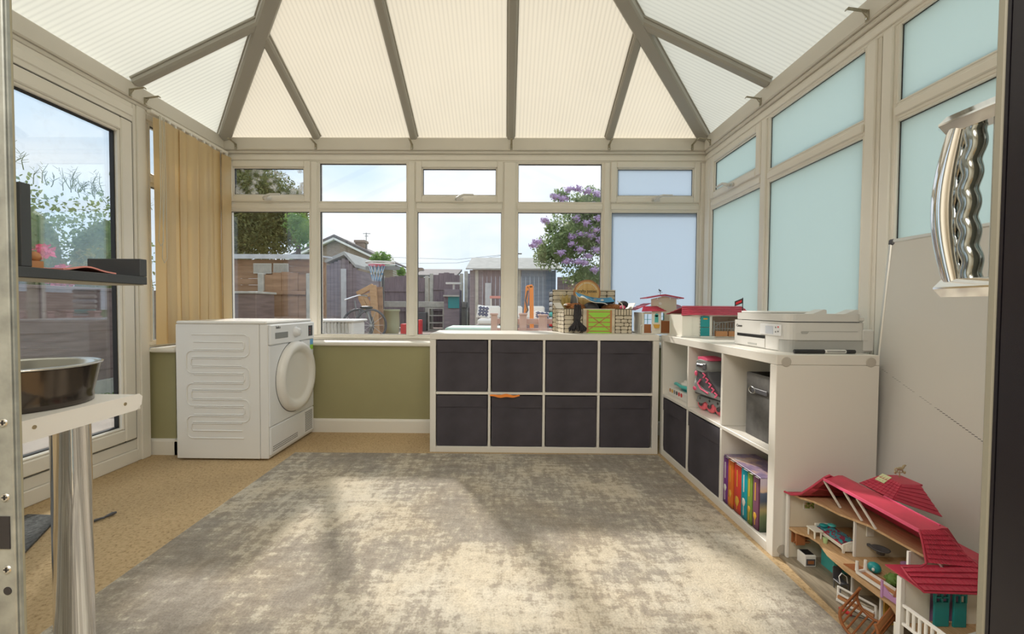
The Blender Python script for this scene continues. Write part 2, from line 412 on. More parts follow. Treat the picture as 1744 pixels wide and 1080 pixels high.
def lettering(text, size, mtx, matn, parent, name='lettering', depth=.0006, width=None):
    cu = bpy.data.curves.new('txt', 'FONT'); cu.body = text; cu.size = size; cu.extrude = depth; cu.align_x = 'CENTER'; cu.align_y = 'CENTER'
    t = bpy.data.objects.new('txt', cu); COL.objects.link(t)
    bpy.context.view_layer.update()
    me = bpy.data.meshes.new_from_object(t.evaluated_get(bpy.context.evaluated_depsgraph_get()))
    bpy.data.objects.remove(t)
    sx = 1
    if width:
        xs = [v.co.x for v in me.vertices]; sx = width/(max(xs)-min(xs))
    T = WM[parent.name].inverted() @ mtx @ Matrix.Diagonal((sx, 1, 1, 1))
    me.transform(T); me.materials.clear(); me.materials.append(M[matn])
    o = bpy.data.objects.new(name, me); COL.objects.link(o); o.parent = parent; WM[o.name] = WM[parent.name]; return o
def face_m(pos, right, up):                   # matrix putting text on a plane with given right / up
    r = Vector(right).normalized(); u = Vector(up).normalized(); n = r.cross(u)
    return Matrix(((r.x, u.x, n.x, pos[0]), (r.y, u.y, n.y, pos[1]), (r.z, u.z, n.z, pos[2]), (0, 0, 0, 1)))
# ================================================================== SETTING
XL, XR, YB = -2.24, 1.56, 3.25
RX0 = -.34; K = .47; ZE = 2.24
g = G(); g.box((-2.34, -.0, -.12), (1.66, 3.35, 0)); o = g.build('floor', 'carpet'); o['kind'] = 'structure'
g = G(); g.box((-2.4, -3, -.12), (2.4, 0, 0)); o = g.build('floor', 'carpet'); o['kind'] = 'structure'
# dwarf walls and pier
g = G(); g.box((-2.07, 3.045, 0), (1.34+.2, 3.35, .644)); o = g.build('wall_back', 'green'); o['kind'] = 'structure'
g = G(); g.box((-2.34, 2.55, 0), (-2.07, 3.35, .644)); o = g.build('wall_left', 'green'); o['kind'] = 'structure'
g = G(); g.box((1.54, .5, 0), (1.66, 3.35, .644)); o = g.build('wall_right', 'green'); o['kind'] = 'structure'
# house wall round the opening the photograph is taken through
g = G()
g.box((-2.34, .3, 0), (-.66, .5, 3.4)); g.box((1.1, .3, 0), (1.66, .5, 3.4)); g.box((-.66, .3, 2.15), (1.1, .5, 3.4))
o = g.build('wall_front', 'house'); o['kind'] = 'structure'
g = G()
g.box((-2.4, -3.1, 0), (2.4, -3, 2.5)); g.box((-2.5, -3.1, 0), (-2.4, .3, 2.5)); g.box((2.4, -3.1, 0), (2.5, .3, 2.5)); g.box((-2.5, -3.1, 2.5), (2.5, .3, 2.6))
g.box((-2.4, .25, 0), (-2.34, .3, 2.5)); g.box((1.66, .25, 0), (2.4, .3, 2.5))
o = g.build('wall_house', 'house'); o['kind'] = 'structure'
def skirt(name, p0, p1, n):                     # skirting with a rounded top, n = inward normal
    p0, p1, n = Vector(p0), Vector(p1), Vector(n)
    q = G(); prof = [(0, 0), (.016, 0), (.016, .085), (.012, .096), (.006, .10), (0, .10)]
    q.prism([p0+n*a+Vector((0, 0, b)) for a, b in prof], p1-p0); o = q.build(name, 'skirting'); o['kind'] = 'structure'
skirt('baseboard_back', (-2.07, 3.045, 0), (1.54, 3.045, 0), (0, -1, 0))
skirt('baseboard_pier', (-2.30, 2.55, 0), (-2.054, 2.55, 0), (0, -1, 0))
skirt('baseboard_left', (-2.07, 2.534, 0), (-2.07, 3.045, 0), (1, 0, 0))
# sills
def sill(name, lo, hi):
    q = G(); q.box(lo, hi, 0, .008); o = q.build(name, 'upvc'); o['kind'] = 'structure'
sill('trim_1', (-2.045, 3.023, .645), (1.53, 3.215, .674))
sill('trim_2', (-2.205, 2.515, .6455), (-2.045, 3.215, .6745))
sill('trim_3', (1.49, .55, .645), (1.53, 3.02, .674))
# eave beams (ring of box profile with a stepped lower edge)
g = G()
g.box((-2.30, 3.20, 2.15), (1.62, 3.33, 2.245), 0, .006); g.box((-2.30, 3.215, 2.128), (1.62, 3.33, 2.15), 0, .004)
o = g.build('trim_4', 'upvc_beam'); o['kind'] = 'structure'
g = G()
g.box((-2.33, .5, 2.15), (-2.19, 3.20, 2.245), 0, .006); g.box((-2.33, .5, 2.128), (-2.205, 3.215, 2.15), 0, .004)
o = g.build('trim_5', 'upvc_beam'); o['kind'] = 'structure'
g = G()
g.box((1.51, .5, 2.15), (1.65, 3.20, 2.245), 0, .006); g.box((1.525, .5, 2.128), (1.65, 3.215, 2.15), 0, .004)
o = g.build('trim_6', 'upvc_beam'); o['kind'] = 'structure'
# windows --------------------------------------------------------
class Wall:                                     # u along the wall, n inward from the frame face, z up
    def __init__(s, kind): s.k = kind
    def P(s, u, n, z):
        return Vector((u, YB-n, z)) if s.k == 'back' else Vector((XL+n, u, z)) if s.k == 'left' else Vector((XR-n, u, z))
    def box(s, q, u0, u1, n0, n1, z0, z1, m=0, bev=.0): q.box(s.P(u0, n0, z0), s.P(u1, n1, z1), m, bev)
    def frame(s, q, u0, u1, z0, z1, t, n0, n1, m=0, bev=.003):       # rectangular ring of thickness t
        s.box(q, u0, u0+t, n0, n1, z0, z1, m, bev); s.box(q, u1-t, u1, n0, n1, z0, z1, m, bev)
        s.box(q, u0+t, u1-t, n0, n1, z0, z0+t, m, bev); s.box(q, u0+t, u1-t, n0, n1, z1-t, z1, m, bev)
def pane(W_, parent, u0, u1, z0, z1, matn, label=None):
    q = G(); W_.frame(q, u0-.002, u1+.002, z0-.002, z1+.002, .011, -.010, .022, 0, .004)
    q.build('glazing_bead', 'upvc', parent)
    q = G(); W_.frame(q, u0+.008, u1-.008, z0+.008, z1-.008, .0035, -.008, .013); q.build('gasket', 'gasket', parent)
    q = G(); W_.box(q, u0+.004, u1-.004, .004, .010, z0+.004, z1-.004); o = q.build('pane', matn, parent)
    if label: o['label'] = label
def sash(W_, parent, u0, u1, z0, z1, matn, hu, label=None):
    o0 = struct_child('opening_sash', parent)
    q = G(); W_.frame(q, u0, u1, z0, z1, .046, -.02, .034, 0, .006); W_.frame(q, u0-.006, u1+.006, z0-.006, z1+.006, .012, -.02, .020, 0, .003)
    q.build('sash_frame', 'upvc', o0)
    q = G(); W_.frame(q, u0+.046, u1-.046, z0+.046, z1-.046, .010, -.01, .024, 0, .004); q.build('glazing_bead', 'upvc', o0)
    q = G(); W_.frame(q, u0+.055, u1-.055, z0+.055, z1-.055, .004, -.004, .017); q.build('gasket', 'gasket', o0)
    q = G(); W_.box(q, u0+.05, u1-.05, .007, .013, z0+.05, z1-.05); p = q.build('pane', matn, o0)
    if label: p['label'] = label
    q = G(); W_.box(q, hu-.032, hu+.032, .034, .047, z0+.004, z0+.030, 0, .005)
    q.tube([W_.P(hu-.012, .040, z0+.018), W_.P(hu-.012, .068, z0+.018), W_.P(hu+.010, .076, z0+.030), W_.P(hu+.04, .078, z0+.042), W_.P(hu+.115, .076, z0+.042)], [.012, .013, .011, .009, .008], 8)
    q.cyl(W_.P(hu-.022, .046, z0+.014), W_.P(hu-.022, .058, z0+.014), .009, m=1)
    q.build('handle', ['printer', 'steel'], o0)
def struct_child(name, parent):
    o = bpy.data.objects.new(name, None); COL.objects.link(o); o.parent = parent; WM[o.name] = WM[parent.name]; return o
def bars(W_, parent, lst, name, n0=-.05, n1=.022):
    for u0, u1, z0, z1 in lst:
        q = G(); W_.box(q, u0, u1, n0, n1, z0, z1, 0, .004)
        if z1-z0 > u1-u0: W_.box(q, u0+.012, u1-.012, n1-.004, n1+.010, z0, z1, 0, .004)
        else: W_.box(q, u0, u1, n1-.004, n1+.008, z0+.014, z1-.014, 0, .004)
        q.build(name, 'upvc', parent)
ZL0, ZL1, ZU0, ZU1 = .711, 1.688, 1.752, 2.063
WB = Wall('back'); wb = struct('window_1', (-.3, YB, .66))
bays = [(-2.185, -1.538), (-1.469, -.774), (-.704, -.031), (.083, .747), (.811, 1.491)]
ed = [-2.24]+[e for b in bays for e in b]+[1.56]
bars(WB, wb, [(ed[i], ed[i+1], ZL0, ZU1) for i in range(0, 12, 2)], 'mullion')
bars(WB, wb, [(a, b, ZL1, ZU0) for a, b in bays], 'transom')
bars(WB, wb, [(-2.24, 1.56, .6745, ZL0)], 'bottom_rail'); bars(WB, wb, [(-2.24, 1.56, ZU1, 2.128)], 'top_rail')
for i, (a, b) in enumerate(bays):
    pane(WB, wb, a, b, ZL0, ZL1, 'frost_back' if i == 4 else 'clear', 'frosted pane' if i == 4 else None)
    if i % 2: pane(WB, wb, a, b, ZU0, ZU1, 'clear')
    else: sash(WB, wb, a-.004, b+.004, ZU0+.004, ZU1+.006, ('hazy', 0, 'clear', 0, 'frost_back')[i], (a+b)/2, ('fogged water-marked pane', 0, None, 0, 'frosted pane')[i])
WR = Wall('right'); wr = struct('window_3', (XR, 1.9, .66))
rb = [(2.53, 3.13), (1.81, 2.46), (.60, 1.665)]
bars(WR, wr, [(3.13, 3.228, ZL0, ZU1), (2.46, 2.53, ZL0, ZU1), (1.665, 1.735, ZL0, ZU1), (1.739, 1.81, ZL0, ZU1), (.5, .60, ZL0, ZU1)], 'mullion')
bars(WR, wr, [(a, b, ZL1, ZU0) for a, b in rb], 'transom')
bars(WR, wr, [(.5, 3.228, .66, ZL0)], 'bottom_rail'); bars(WR, wr, [(.5, 3.228, ZU1, 2.128)], 'top_rail')
for i, (a, b) in enumerate(rb):
    pane(WR, wr, a, b, ZL0, ZL1, 'frost', 'frosted pane')
    if i: pane(WR, wr, a, b, ZU0, ZU1, 'frost', 'frosted pane')
    else: sash(WR, wr, a-.004, b+.004, ZU0+.004, ZU1+.006, 'frost', (a+b)/2, 'frosted pane')
WLf = Wall('left'); wl = struct('window_2', (XL, 2.9, .66))
bars(WLf, wl, [(2.531, 2.556, ZL0, ZU1), (3.16, 3.228, ZL0, ZU1)], 'mullion')
bars(WLf, wl, [(2.556, 3.16, ZL1, ZU0)], 'transom'); bars(WLf, wl, [(2.531, 3.228, .6745, ZL0)], 'bottom_rail'); bars(WLf, wl, [(2.531, 3.228, ZU1, 2.128)], 'top_rail')
pane(WLf, wl, 2.556, 3.16, ZL0, ZL1, 'door_glass'); pane(WLf, wl, 2.556, 3.16, ZU0, ZU1, 'door_glass')
# left glazed door ------------------------------------------------
dr = struct('door_1', (XL, 1.5, 0))
q = G(); WLf.box(q, 2.435, 2.53, -.05, .03, 0, 2.128, 0, .004); WLf.box(q, 2.455, 2.515, .026, .040, 0, 2.128, 0, .004); q.build('door_post', 'upvc', dr)
q = G(); WLf.box(q, .5, 2.435, -.05, .03, 2.02, 2.128, 0, .004); WLf.box(q, .5, 2.435, .026, .036, 2.05, 2.10, 0, .004); q.build('door_head', 'upvc', dr)
q = G(); WLf.box(q, .5, 2.435, -.05, .034, 0, .075, 0, .004); WLf.box(q, .5, 2.435, -.05, .024, .075, .135, 0, .004); q.build('threshold', 'upvc', dr)
q = G(); WLf.box(q, .5, .60, -.05, .03, .135, 2.02, 0, .004); q.build('door_post', 'upvc', dr)
for a, b in ((.602, 1.515), (1.518, 2.430)):
    lf = struct_child('door_leaf', dr)
    q = G(); WLf.frame(q, a+.004, b-.004, .139, 2.016, .004, -.03, .0345); q.build('gasket', 'gasket', lf)
    q = G(); WLf.frame(q, a+.008, b-.008, .143, 2.012, .072, -.03, .040, 0, .006); q.build('leaf_frame', 'upvc', lf)
    q = G(); WLf.frame(q, a+.080, b-.080, .215, 1.940, .014, -.012, .034, 0, .005); q.build('glazing_bead', 'upvc', lf)
    q = G(); WLf.frame(q, a+.094, b-.094, .229, 1.926, .006, -.014, .014); q.build('gasket', 'gasket', lf)
    q = G(); WLf.box(q, a+.088, b-.088, -.014, -.008, .223, 1.932); q.build('pane', 'door_glass', lf)
# roof --------------------------------------------------------------
ce = struct('ceiling', (RX0, 2, ZE))
def zs(x, y): return ZE+.012+K*min(YB-y, x-XL, XR-x)
def panel(poly, matn):
    q = G(); q.prism([(x, y, zs(x, y)) for x, y in poly], (0, 0, .018)); q.build('roof_panel', matn, ce)
xs = [XL, -1.475, -.72, .03, .785, XR]
yh = lambda x: YB-min(x-XL, XR-x)
for a, b in zip(xs, xs[1:]):
    p = [(a, YB), (b, YB), (b, yh(b))]
    if a < RX0 < b: p.append((RX0, yh(RX0)))
    if a != XL: p.append((a, yh(a)))
    if b == XR: p = [(a, YB), (b, YB), (a, yh(a))]
    if a == XL: p = [(a, YB), (b, YB), (b, yh(b))]
    panel(p, 'poly_back')
for sgn in (1, -1):
    X0 = XL if sgn > 0 else XR; ys = [YB, 2.44, 1.705, .97, .5]
    def top(y): return X0+sgn*min(YB-y, 1.9)
    for a, b in zip(ys, ys[1:]):
        p = [(X0, a), (X0, b), (top(b), b)]
        if b < 1.35 < a: p.append((RX0, 1.35))
        if a != YB: p.append((top(a), a))
        panel(p, 'poly_side')
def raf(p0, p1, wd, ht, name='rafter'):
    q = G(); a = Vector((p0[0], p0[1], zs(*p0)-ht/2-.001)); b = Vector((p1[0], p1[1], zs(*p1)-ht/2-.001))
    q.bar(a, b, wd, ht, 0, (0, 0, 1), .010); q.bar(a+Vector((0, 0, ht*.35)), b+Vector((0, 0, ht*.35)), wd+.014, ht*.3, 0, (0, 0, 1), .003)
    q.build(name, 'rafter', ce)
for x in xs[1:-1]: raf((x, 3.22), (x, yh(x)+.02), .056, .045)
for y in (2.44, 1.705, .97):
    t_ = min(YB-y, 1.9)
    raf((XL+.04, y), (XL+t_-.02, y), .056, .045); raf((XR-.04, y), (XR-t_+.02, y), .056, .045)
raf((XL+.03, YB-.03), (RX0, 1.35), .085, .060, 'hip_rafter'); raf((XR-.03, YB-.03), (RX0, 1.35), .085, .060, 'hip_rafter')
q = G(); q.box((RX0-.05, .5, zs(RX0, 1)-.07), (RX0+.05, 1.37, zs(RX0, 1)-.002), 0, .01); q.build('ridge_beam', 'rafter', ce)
# near door frame (left) with the lock keep, and the slid door (right) --------
d2 = struct('door_2', (0, .5, 0))
q = G(); q.box((-.66, .4435, 0), (-.613, .512, 2.15), 0, .004); q.box((-.66, .512, 0), (-.6207, .521, 2.15), 0, .003); q.build('door_jamb', 'jamb', d2)
q = G(); q.box((-.632, .496, 0), (-.602, .506, 2.15)); 
q = G(); q.box((-.61, .4380, 0), (-.5355, .4405, 2.14), 0, .0008); q.bar((-.5352, .4418, 0), (-.5352, .4418, 2.14), .0028, .004, 0, (1, 0, 0)); q.box((-.655, .4408, 0), (-.5362, .443, 2.14))
kp = q.build('metal_keep', 'zinc', d2)
for z in (.729, .649, .811):
    q = G(); q.cyl((-.5445, .4380, z), (-.5445, .4368, z), .0044, .0038, 18); q.box((-.5472, .4363, z-.0006), (-.5418, .4370, z+.0006), 1); q.box((-.5451, .4363, z-.0027), (-.5439, .4370, z+.0027), 1)
    q.build('screw', ['steel', 'dark'], d2)
q = G(); q.box((-.575, .4372, .672), (-.5400, .4379, .708)); q.build('keep_slot', 'black', d2)
q = G(); q.cyl((-.5445, .4380, .625), (-.5445, .4375, .625), .0045, seg=16); q.build('keep_hole', 'black', d2)
q = G(); q.box((.583, .496, 0), (.66, .506, 2.15), 0, .002); q.box((.5835, .492, 0), (.66, .4955, 2.15), 1); q.box((.583, .40, 0), (.70, .492, 2.15), 1, .002)
q.box((.66, .44, 0), (1.1, .50, 2.15), 0)
q.build('door_edge', [mat('edge_paint', (.26, .25, .20), .6), 'black'], d2)
g = thing('pull_handle', 'chrome pull handle with finger grips on the door at the right edge', 'door handle', (.63, .51, 1.08))
for z in (1.197, .970):
    q = G(); q.box((.604, .507, z-.0125), (.650, .601, z+.0125), 0, .0115); q.build('bracket', 'chrome', g)
q = G(); n = 40; pts = []; rad = []
for i in range(n+1):
    t = i/n; z = .975+t*(.218); pts.append((.622, .578+.016*math.sin(PI*t), z)); rad.append(.011+.004*math.sin(PI*t))
q.tube(pts, rad, 16)
for i in range(n):
    pass
q.build('grip_bar', 'chrome', g)
q = G(); pts = []; rad = []
for i in range(n*2+1):
    t = i/(2*n); z = .978+t*.212; pts.append((.626, .560+.008*math.sin(PI*t)+.0022*math.sin(2*PI*5.5*t), z)); rad.append(.0108+.0003*math.sin(2*PI*5.5*t+1.2))
q.tube(pts, rad, 14); q.build('finger_grip', mat('grip_steel', (.42, .45, .45), .12, 1), g)
q = G(); q.box((.628, .506, .972), (.650, .548, 1.195), 0, .004); q.build('backplate', 'steel', g)
# ================================================================== FURNITURE
# rug
def rugf(u, v):
    p = Vector((-1.33, 2.575, 0)).lerp(Vector((.968, 2.59, 0)), u); r = Vector((-1.30, .62, 0)).lerp(Vector((1.000, .62, 0)), u)
    q = p.lerp(r, v); q.z = .011; return q
g = G(); g.grid(rugf, 4, 4, 0, (0, 0, -.010)); o = g.build('rug', 'rug'); tag(o, 'large grey and cream distressed abstract rug on the tan carpet', 'rug')
g = G(); P_ = [(-2.115, 1.78, .001), (-1.965, 1.775, .001), (-1.50, 1.0, .001), (-1.8, .95, .001), (-2.12, 1.1, .001)]
g.prism(P_, (0, 0, .008)); o = g.build('door_mat', 'grey_mat'); tag(o, 'dark grey speckled door mat on the carpet by the left door', 'mat')
g = G(); g.tube([(-1.78, 1.70, .007), (-1.765, 1.735, .009), (-1.755, 1.76, .008), (-1.745, 1.79, .01), (-1.735, 1.80, .012)], [.004, .006, .004, .008, .004], 6)
g.tube([(-1.76, 1.75, .008), (-1.745, 1.755, .010)], .004, 6)
o = g.build('twig', 'darkgrey'); tag(o, 'short dark knobbly twig lying on the carpet beside the chrome table leg', 'twig')
# storage unit (2 rows) in local coordinates: x along length, y back, z up
def shelving(name, label, cols, loc, rz, caps=False):
    t = thing(name, label, 'shelving unit', loc, rz, None)
    L = .08+cols*.335+(cols-1)*.016; D, H = .385, .768
    T = WM[t.name]
    def pc(nm, lo, hi, b=.0015): q = G(T); q.box(lo, hi, 0, b); q.build(nm, 'kallax', t)
    pc('side_panel', (0, 0, 0), (.038, D, H-.039)); pc('side_panel', (L-.038, 0, 0), (L, D, H-.039))
    pc('bottom_panel', (.038, 0, 0), (L-.038, D, .038)); pc('top_panel', (0, 0, H-.038), (L, D, H))
    pc('middle_shelf', (.0385, .002, H/2-.008), (L-.0385, D, H/2+.008))
    for c in range(1, cols):
        x = .04+c*.335+(c-.5)*.016
        pc('divider', (x-.008, .0015, .0385), (x+.008, D, H/2-.0085)); pc('divider', (x-.008, .0015, H/2+.0085), (x+.008, D, H-.0385))
    return t, T
def cell(c, r): x = .04+c*.351; z = .038 if r == 0 else .392; return x, z     # lower-left corner of a cell (.335 x .338)
K1, T1 = shelving('shelving_unit', 'low white four-column shelving unit under the back window, full of dark fabric boxes', 4, (-.486, 2.635, 0), 0)
K2, T2 = shelving('shelving_unit', 'low white three-column shelving unit along the right frosted windows, printer on top', 3, (1.004, 1.545+1.118, 0), -PI/2-(-.010))
for px_, z_ in ((.0, 0),):
    pass
for yy, zz in ((.035, .742), (.352, .742), (.035, .030)):
    q = G(T2); L2 = 1.117; q.lathe([(0, .0022), (.0165, .0022), (.0185, .0014), (.019, 0)], (L2, yy, zz), 24, 0, Matrix.Rotation(PI/2, 3, 'Y')); q.sm = [False]*len(q.sm)
    q.build('cover_cap', 'cap', K2)
def box_front(T, c, r, label, dz=0, bul=.004, w_=.325, h_=.330, inset=.006, group=None, dx=0, seam=.255, tilt=0):
    x, z = cell(c, r); x += .005+dx; z += .001+dz
    t = thing('storage_box', label, 'storage box', T @ Vector((x+w_/2, .19, z)), T.to_euler().z, group)
    TT = T
    q = G(TT)
    def f(u, v):      # bulging front
        b = bul*math.sin(PI*u)*math.sin(PI*min(1, v*1.05)) + .0015*math.sin(9*u+c*2+r)*math.sin(5*v+c)
        rr = .012; ex = 0
        if v < .06: ex = (.06-v)/.06*rr*.6
        return Vector((x+ex+u*(w_-2*ex), inset-b, z+v*h_+tilt*math.sin(PI*u)*(.006 if v < .5 else 0)))
    q.grid(f, 12, 12, 0, (0, .004, 0)); q.build('front_panel', 'fabric', t)
    q = G(TT); t_ = .004
    q.box((x, inset+.004, z), (x+t_, .34, z+h_)); q.box((x+w_-t_, inset+.004, z), (x+w_, .34, z+h_)); q.box((x+t_, .336, z), (x+w_-t_, .34, z+h_)); q.box((x+t_, inset+.005, z), (x+w_-t_, .336, z+.004))
    q.build('body', 'fabric', t)
    q = G(TT)
    def f2(u, v):
        b = bul*math.sin(PI*u)*.9+.0015*math.sin(7*u+c*3+r*2)
        return Vector((x+.001+u*(w_-.002), inset-.0035-b, z+seam+.004*math.sin(4*u+c*1.7)*.4+v*(h_-seam)))
    q.grid(f2, 12, 2, 0, (0, .0025, 0)); q.build('top_hem', 'fabric', t)
    return t
cn = ['leftmost column', 'second column', 'third column', 'rightmost column']
bx = {}
for r in (0, 1):
    for c in range(4):
        lab = '%s row fabric box in %s of the back shelving unit' % (('dark charcoal lower', 'dark charcoal upper')[r], cn[c])
        bx[(c, r)] = box_front(T1, c, r, lab, dz=0, bul=.004+.003*((c*3+r) % 3), group='fabric boxes in the back shelving unit', dx=(-.001, .002, 0, -.003)[c], tilt=0)
for c in (0, 1):
    box_front(T2, c, 0, 'dark charcoal fabric box in the lower row of the right shelving unit, '+('far corner cell', 'middle cell')[c], bul=.010 if c == 0 else .005, group='fabric boxes in the right shelving unit')
# orange band over the lower second box
g = G(); xx = .485-.486
g.grid(lambda u, v: Vector((-.098+u*.19, 2.612-.004*math.sin(PI*u), .3705+v*(.010+.010*math.sin(PI*u)**2)-.006*math.sin(PI*u)+.003*math.sin(14*u))), 20, 3, 0, (0, .003, 0))
o = g.build('ribbon', 'orange'); tag(o, 'bright orange ribbon poking out above a lower fabric box', 'ribbon')
# ---------------------------------------------------------------- tumble dryer
td = thing('tumble_dryer', 'white tumble dryer with round door, angled side-on by the left window', 'tumble dryer', (-1.69, 2.735, 0))
x0, x1, y0, y1, H = -1.986, -1.425, 2.45, 3.019, .846
g = G(); g.box((x0, y0, .012), (x1-.055, y1, .826), 0, .003); g.box((x1-.053, y0, .012), (x1-.002, y1, .826), 0, .004)
g.build('cabinet', 'dryer', td)
g = G(); g.box((x0+.004, y0-.006, .8265), (x1-.006, y1, H), 0, .008); g.build('worktop', 'dryer', td)
# side embossing: serpentine ridge
g = G(); xa, xb = x0+.065, x1-.115; zz = [.115+i*.0505 for i in range(14)]; pts = []
def ridge(pts): g.tube(pts, .0042, 6)
zt = [.765-.0985*i for i in range(7)]
for i, z in enumerate(zt[:-0 or None]):
    r_ = .032; lo, hi = z-.032, z+.0
    right = i % 2 == 0
    pts = []
# outline of a serpentine band
    xe, xi = (xb, xb-.03) if right else (xa, xa+.03)
    sgn = 1 if right else -1
    if i < 7:
        def arc(cx, cz, r, a0, a1, n=5): return [(cx+r*math.cos(a0+(a1-a0)*k/n), y0-.0005, cz+r*math.sin(a0+(a1-a0)*k/n)) for k in range(n+1)]
        zb = z-.135
        start = xa if right else xb
        outer = [(start+.035*sgn, y0-.0005, z)]+[(q_[0], q_[1], q_[2]) for q_ in (arc(xe-.035, z-.035, .035, PI/2, 0) if right else arc(xe+.035, z-.035, .035, PI/2, PI))]
        outer += (arc(xe-.035, zb+.035, .035, 0, -PI/2) if right else arc(xe+.035, zb+.035, .035, PI, 3*PI/2))
        outer += [(start+.035*sgn, y0-.0005, zb)]
        if zb > .06: ridge(outer)
        inner = [(start+.045*sgn, y0-.0005, z-.045), (xi-.008*sgn, y0-.0005, z-.045), (xi, y0-.0005, z-.053), (xi, y0-.0005, zb+.053), (xi-.008*sgn, y0-.0005, zb+.045), (start+.045*sgn, y0-.0005, zb+.045)]
        if zb > .06: ridge(inner)
g.build('side_embossing', 'dryer', td)
g = G(); g.box((x1-.002, y0+.002, .700), (x1+.014, y1-.002, .824), 0, .006); g.build('control_panel', 'dryer_front', td)
g = G(); g.box((x1-.002, y0+.002, .205), (x1+.006, y1-.002, .698), 0, .004); g.build('front_panel', 'dryer_front', td)
g = G(); g.box((x1-.002, y0+.006, .030), (x1+.008, y1-.15, .200), 0, .004); fl = g.build('filter_flap', 'dryer_front', td)
g = G()
for k in range(3):
    for j in range(26): g.box((x1+.0075, y0+.03+j*.0115, .050+k*.012), (x1+.0088, y0+.037+j*.0115, .055+k*.012))
o = g.build('vent_slots', 'darkgrey', fl); o['kind'] = 'stuff'
g = G(); g.box((x1-.002, y1-.148, .030), (x1+.007, y1-.004, .200), 0, .004); gr = g.build('grille', 'dryer_front', td)
g = G()
for k in range(12): g.box((x1+.0066, y1-.135, .048+k*.0118), (x1+.0078, y1-.03, .054+k*.0118))
o = g.build('grille_slots', 'midgrey', gr); o['kind'] = 'stuff'
dc = (x1+.006, (y0+y1)/2+.02, .47); RY = Matrix.Rotation(PI/2, 3, 'Y')
g = G(); g.lathe([(0, .012), (.150, .014), (.165, .020), (.175, .034), (.200, .042), (.222, .036), (.232, .018), (.235, 0)], dc, 56, 0, RY); g.build('door', 'white', td)
g = G(); g.lathe([(.236, .001), (.240, .001), (.240, -.002), (.236, -.002)], dc, 56, 0, RY); g.build('door_gap', 'darkgrey', td)
g = G(); g.lathe([(0, .030), (.022, .030), (.026, .024), (.030, .004), (.036, .003), (.036, 0)], (x1+.013, y0+.30, .765), 28, 0, RY)
g.box((x1+.040, y0+.297, .748), (x1+.046, y0+.303, .782), 0, .002); g.build('programme_dial', 'dryer_front', td)
g = G(); g.box((x1+.013, y0+.475, .725), (x1+.0155, y0+.535, .800), 0, .001); g.build('display', 'dark', td)
for k in range(3):
    g = G(); g.box((x1+.0155, y0+.49, .742+k*.018), (x1+.016, y0+.50, .746+k*.018)); g.build('indicator', 'red', td)
g = G(); g.box((x1+.010, y0+.050, .735), (x1+.016, y0+.20, .775), 0, .003); g.build('drawer_recess', 'midgrey', td)
g = G(); g.box((x1+.006, y1-.055, .66), (x1+.0072, y1-.008, .70), 0); g.box((x1+.006, y1-.055, .625), (x1+.0072, y1-.008, .659), 1)
g.build('energy_sticker', [mat('sticker_blue', (.12, .38, .65)), 'lime'], td)
lettering('beko', .026, face_m((x1+.0145, y0+.085, .806), (0, 1, 0), (0, 0, 1)), 'ink', td, 'brand_lettering')
# ---------------------------------------------------------------- blinds
bl = thing('vertical_blind', 'beige vertical fabric blind covering the left side window', 'blind', (-2.15, 2.85, .69))
g = G(); g.box((-2.185, 2.50, 2.105), (-2.15, 3.19, 2.126), 0, .004); g.build('headrail', 'upvc', bl)
ns = 11
for i in range(ns):
    y = 2.562+i*.0602; a = math.radians((-14, 6, -9, 10, -12, 4, -8, 9, -12, 38, -10)[i])
    w2 = .089
    cx, cy = -2.150+.006*math.sin(i*2.2), y
    def sf(u, v, cx=cx, cy=cy, a=a, i=i):
        s_ = (u-.5)*w2; cv = .005*math.cos((u-.5)*PI)
        dz = .693+.0*v; sw = .006*math.sin(2.0*v+i)*(1-v)
        return Vector((cx-math.sin(a)*s_+cv+sw, cy+math.cos(a)*s_, .695+v*1.392))
    g = G(); g.grid(sf, 6, 10, 0, (-.0006, 0, 0)); sl_ = g.build('slat', 'blind', bl)
    g = G(); g.box((cx-.006, cy-.006, 2.087), (cx+.006, cy+.006, 2.105)); g.build('slat_clip', 'white', bl)
g = G()
for dx, zb in ((0, 1.30), (.025, 1.20)):
    g.tube([(-2.125, 2.525+dx, 2.10), (-2.115, 2.515+dx, 1.6), (-2.12, 2.50+dx, zb+.03), (-2.118, 2.512+dx, zb), (-2.116, 2.53+dx, zb+.03), (-2.12, 2.535+dx, 1.6), (-2.125, 2.535+dx, 2.10)], .0022, 6)
g.build('pull_cord', 'cord', bl)
# wall brackets left over from other blinds
def bracket(p, d, label, L=.085):
    p = Vector(p); d = Vector(d); u = Vector((0, 0, 1)); s_ = d.cross(u)
    t = thing('blind_bracket', label, 'bracket', p, 0, 'metal blind brackets on the eave beam')
    q = G(); q.bar(p-u*.024+d*.0015, p+u*.020+d*.0015, .018, .0025, 0, d); q.bar(p+u*.018+d*.003, p+u*.030+d*L, .015, .0025, 0, u)
    q.bar(p-u*.006+d*.004, p+u*.022+d*.026, .004, .003, 0, s_); q.bar(p+u*.030+d*L, p+u*.022+d*(L+.004), .015, .003, 0, u)
    q.build('angle_plate', 'bracket', t)
    q = G(); q.cyl(p-u*.014+d*.003, p-u*.014+d*.006, .004); q.build('screw', 'steel', t)
for x, n_ in zip((-2.10, -1.477, -.732, .035, .785, 1.42), ('above the leftmost back window bay', 'between the first and second back window bays', 'between the second and third back window bays', 'above the wide central mullion', 'above the mullion by the lilac tree', 'in the far right corner of the back beam')):
    bracket((x, 3.199, 2.172), (0, -1, 0), 'metal blind bracket on the back beam '+n_)
for y, n_ in ((2.40, 'above the top corner of the glazed door'), (2.50, 'at the near end of the vertical blind')): bracket((-2.189, y, 2.172), (1, 0, 0), 'small metal blind bracket on the left beam '+n_)
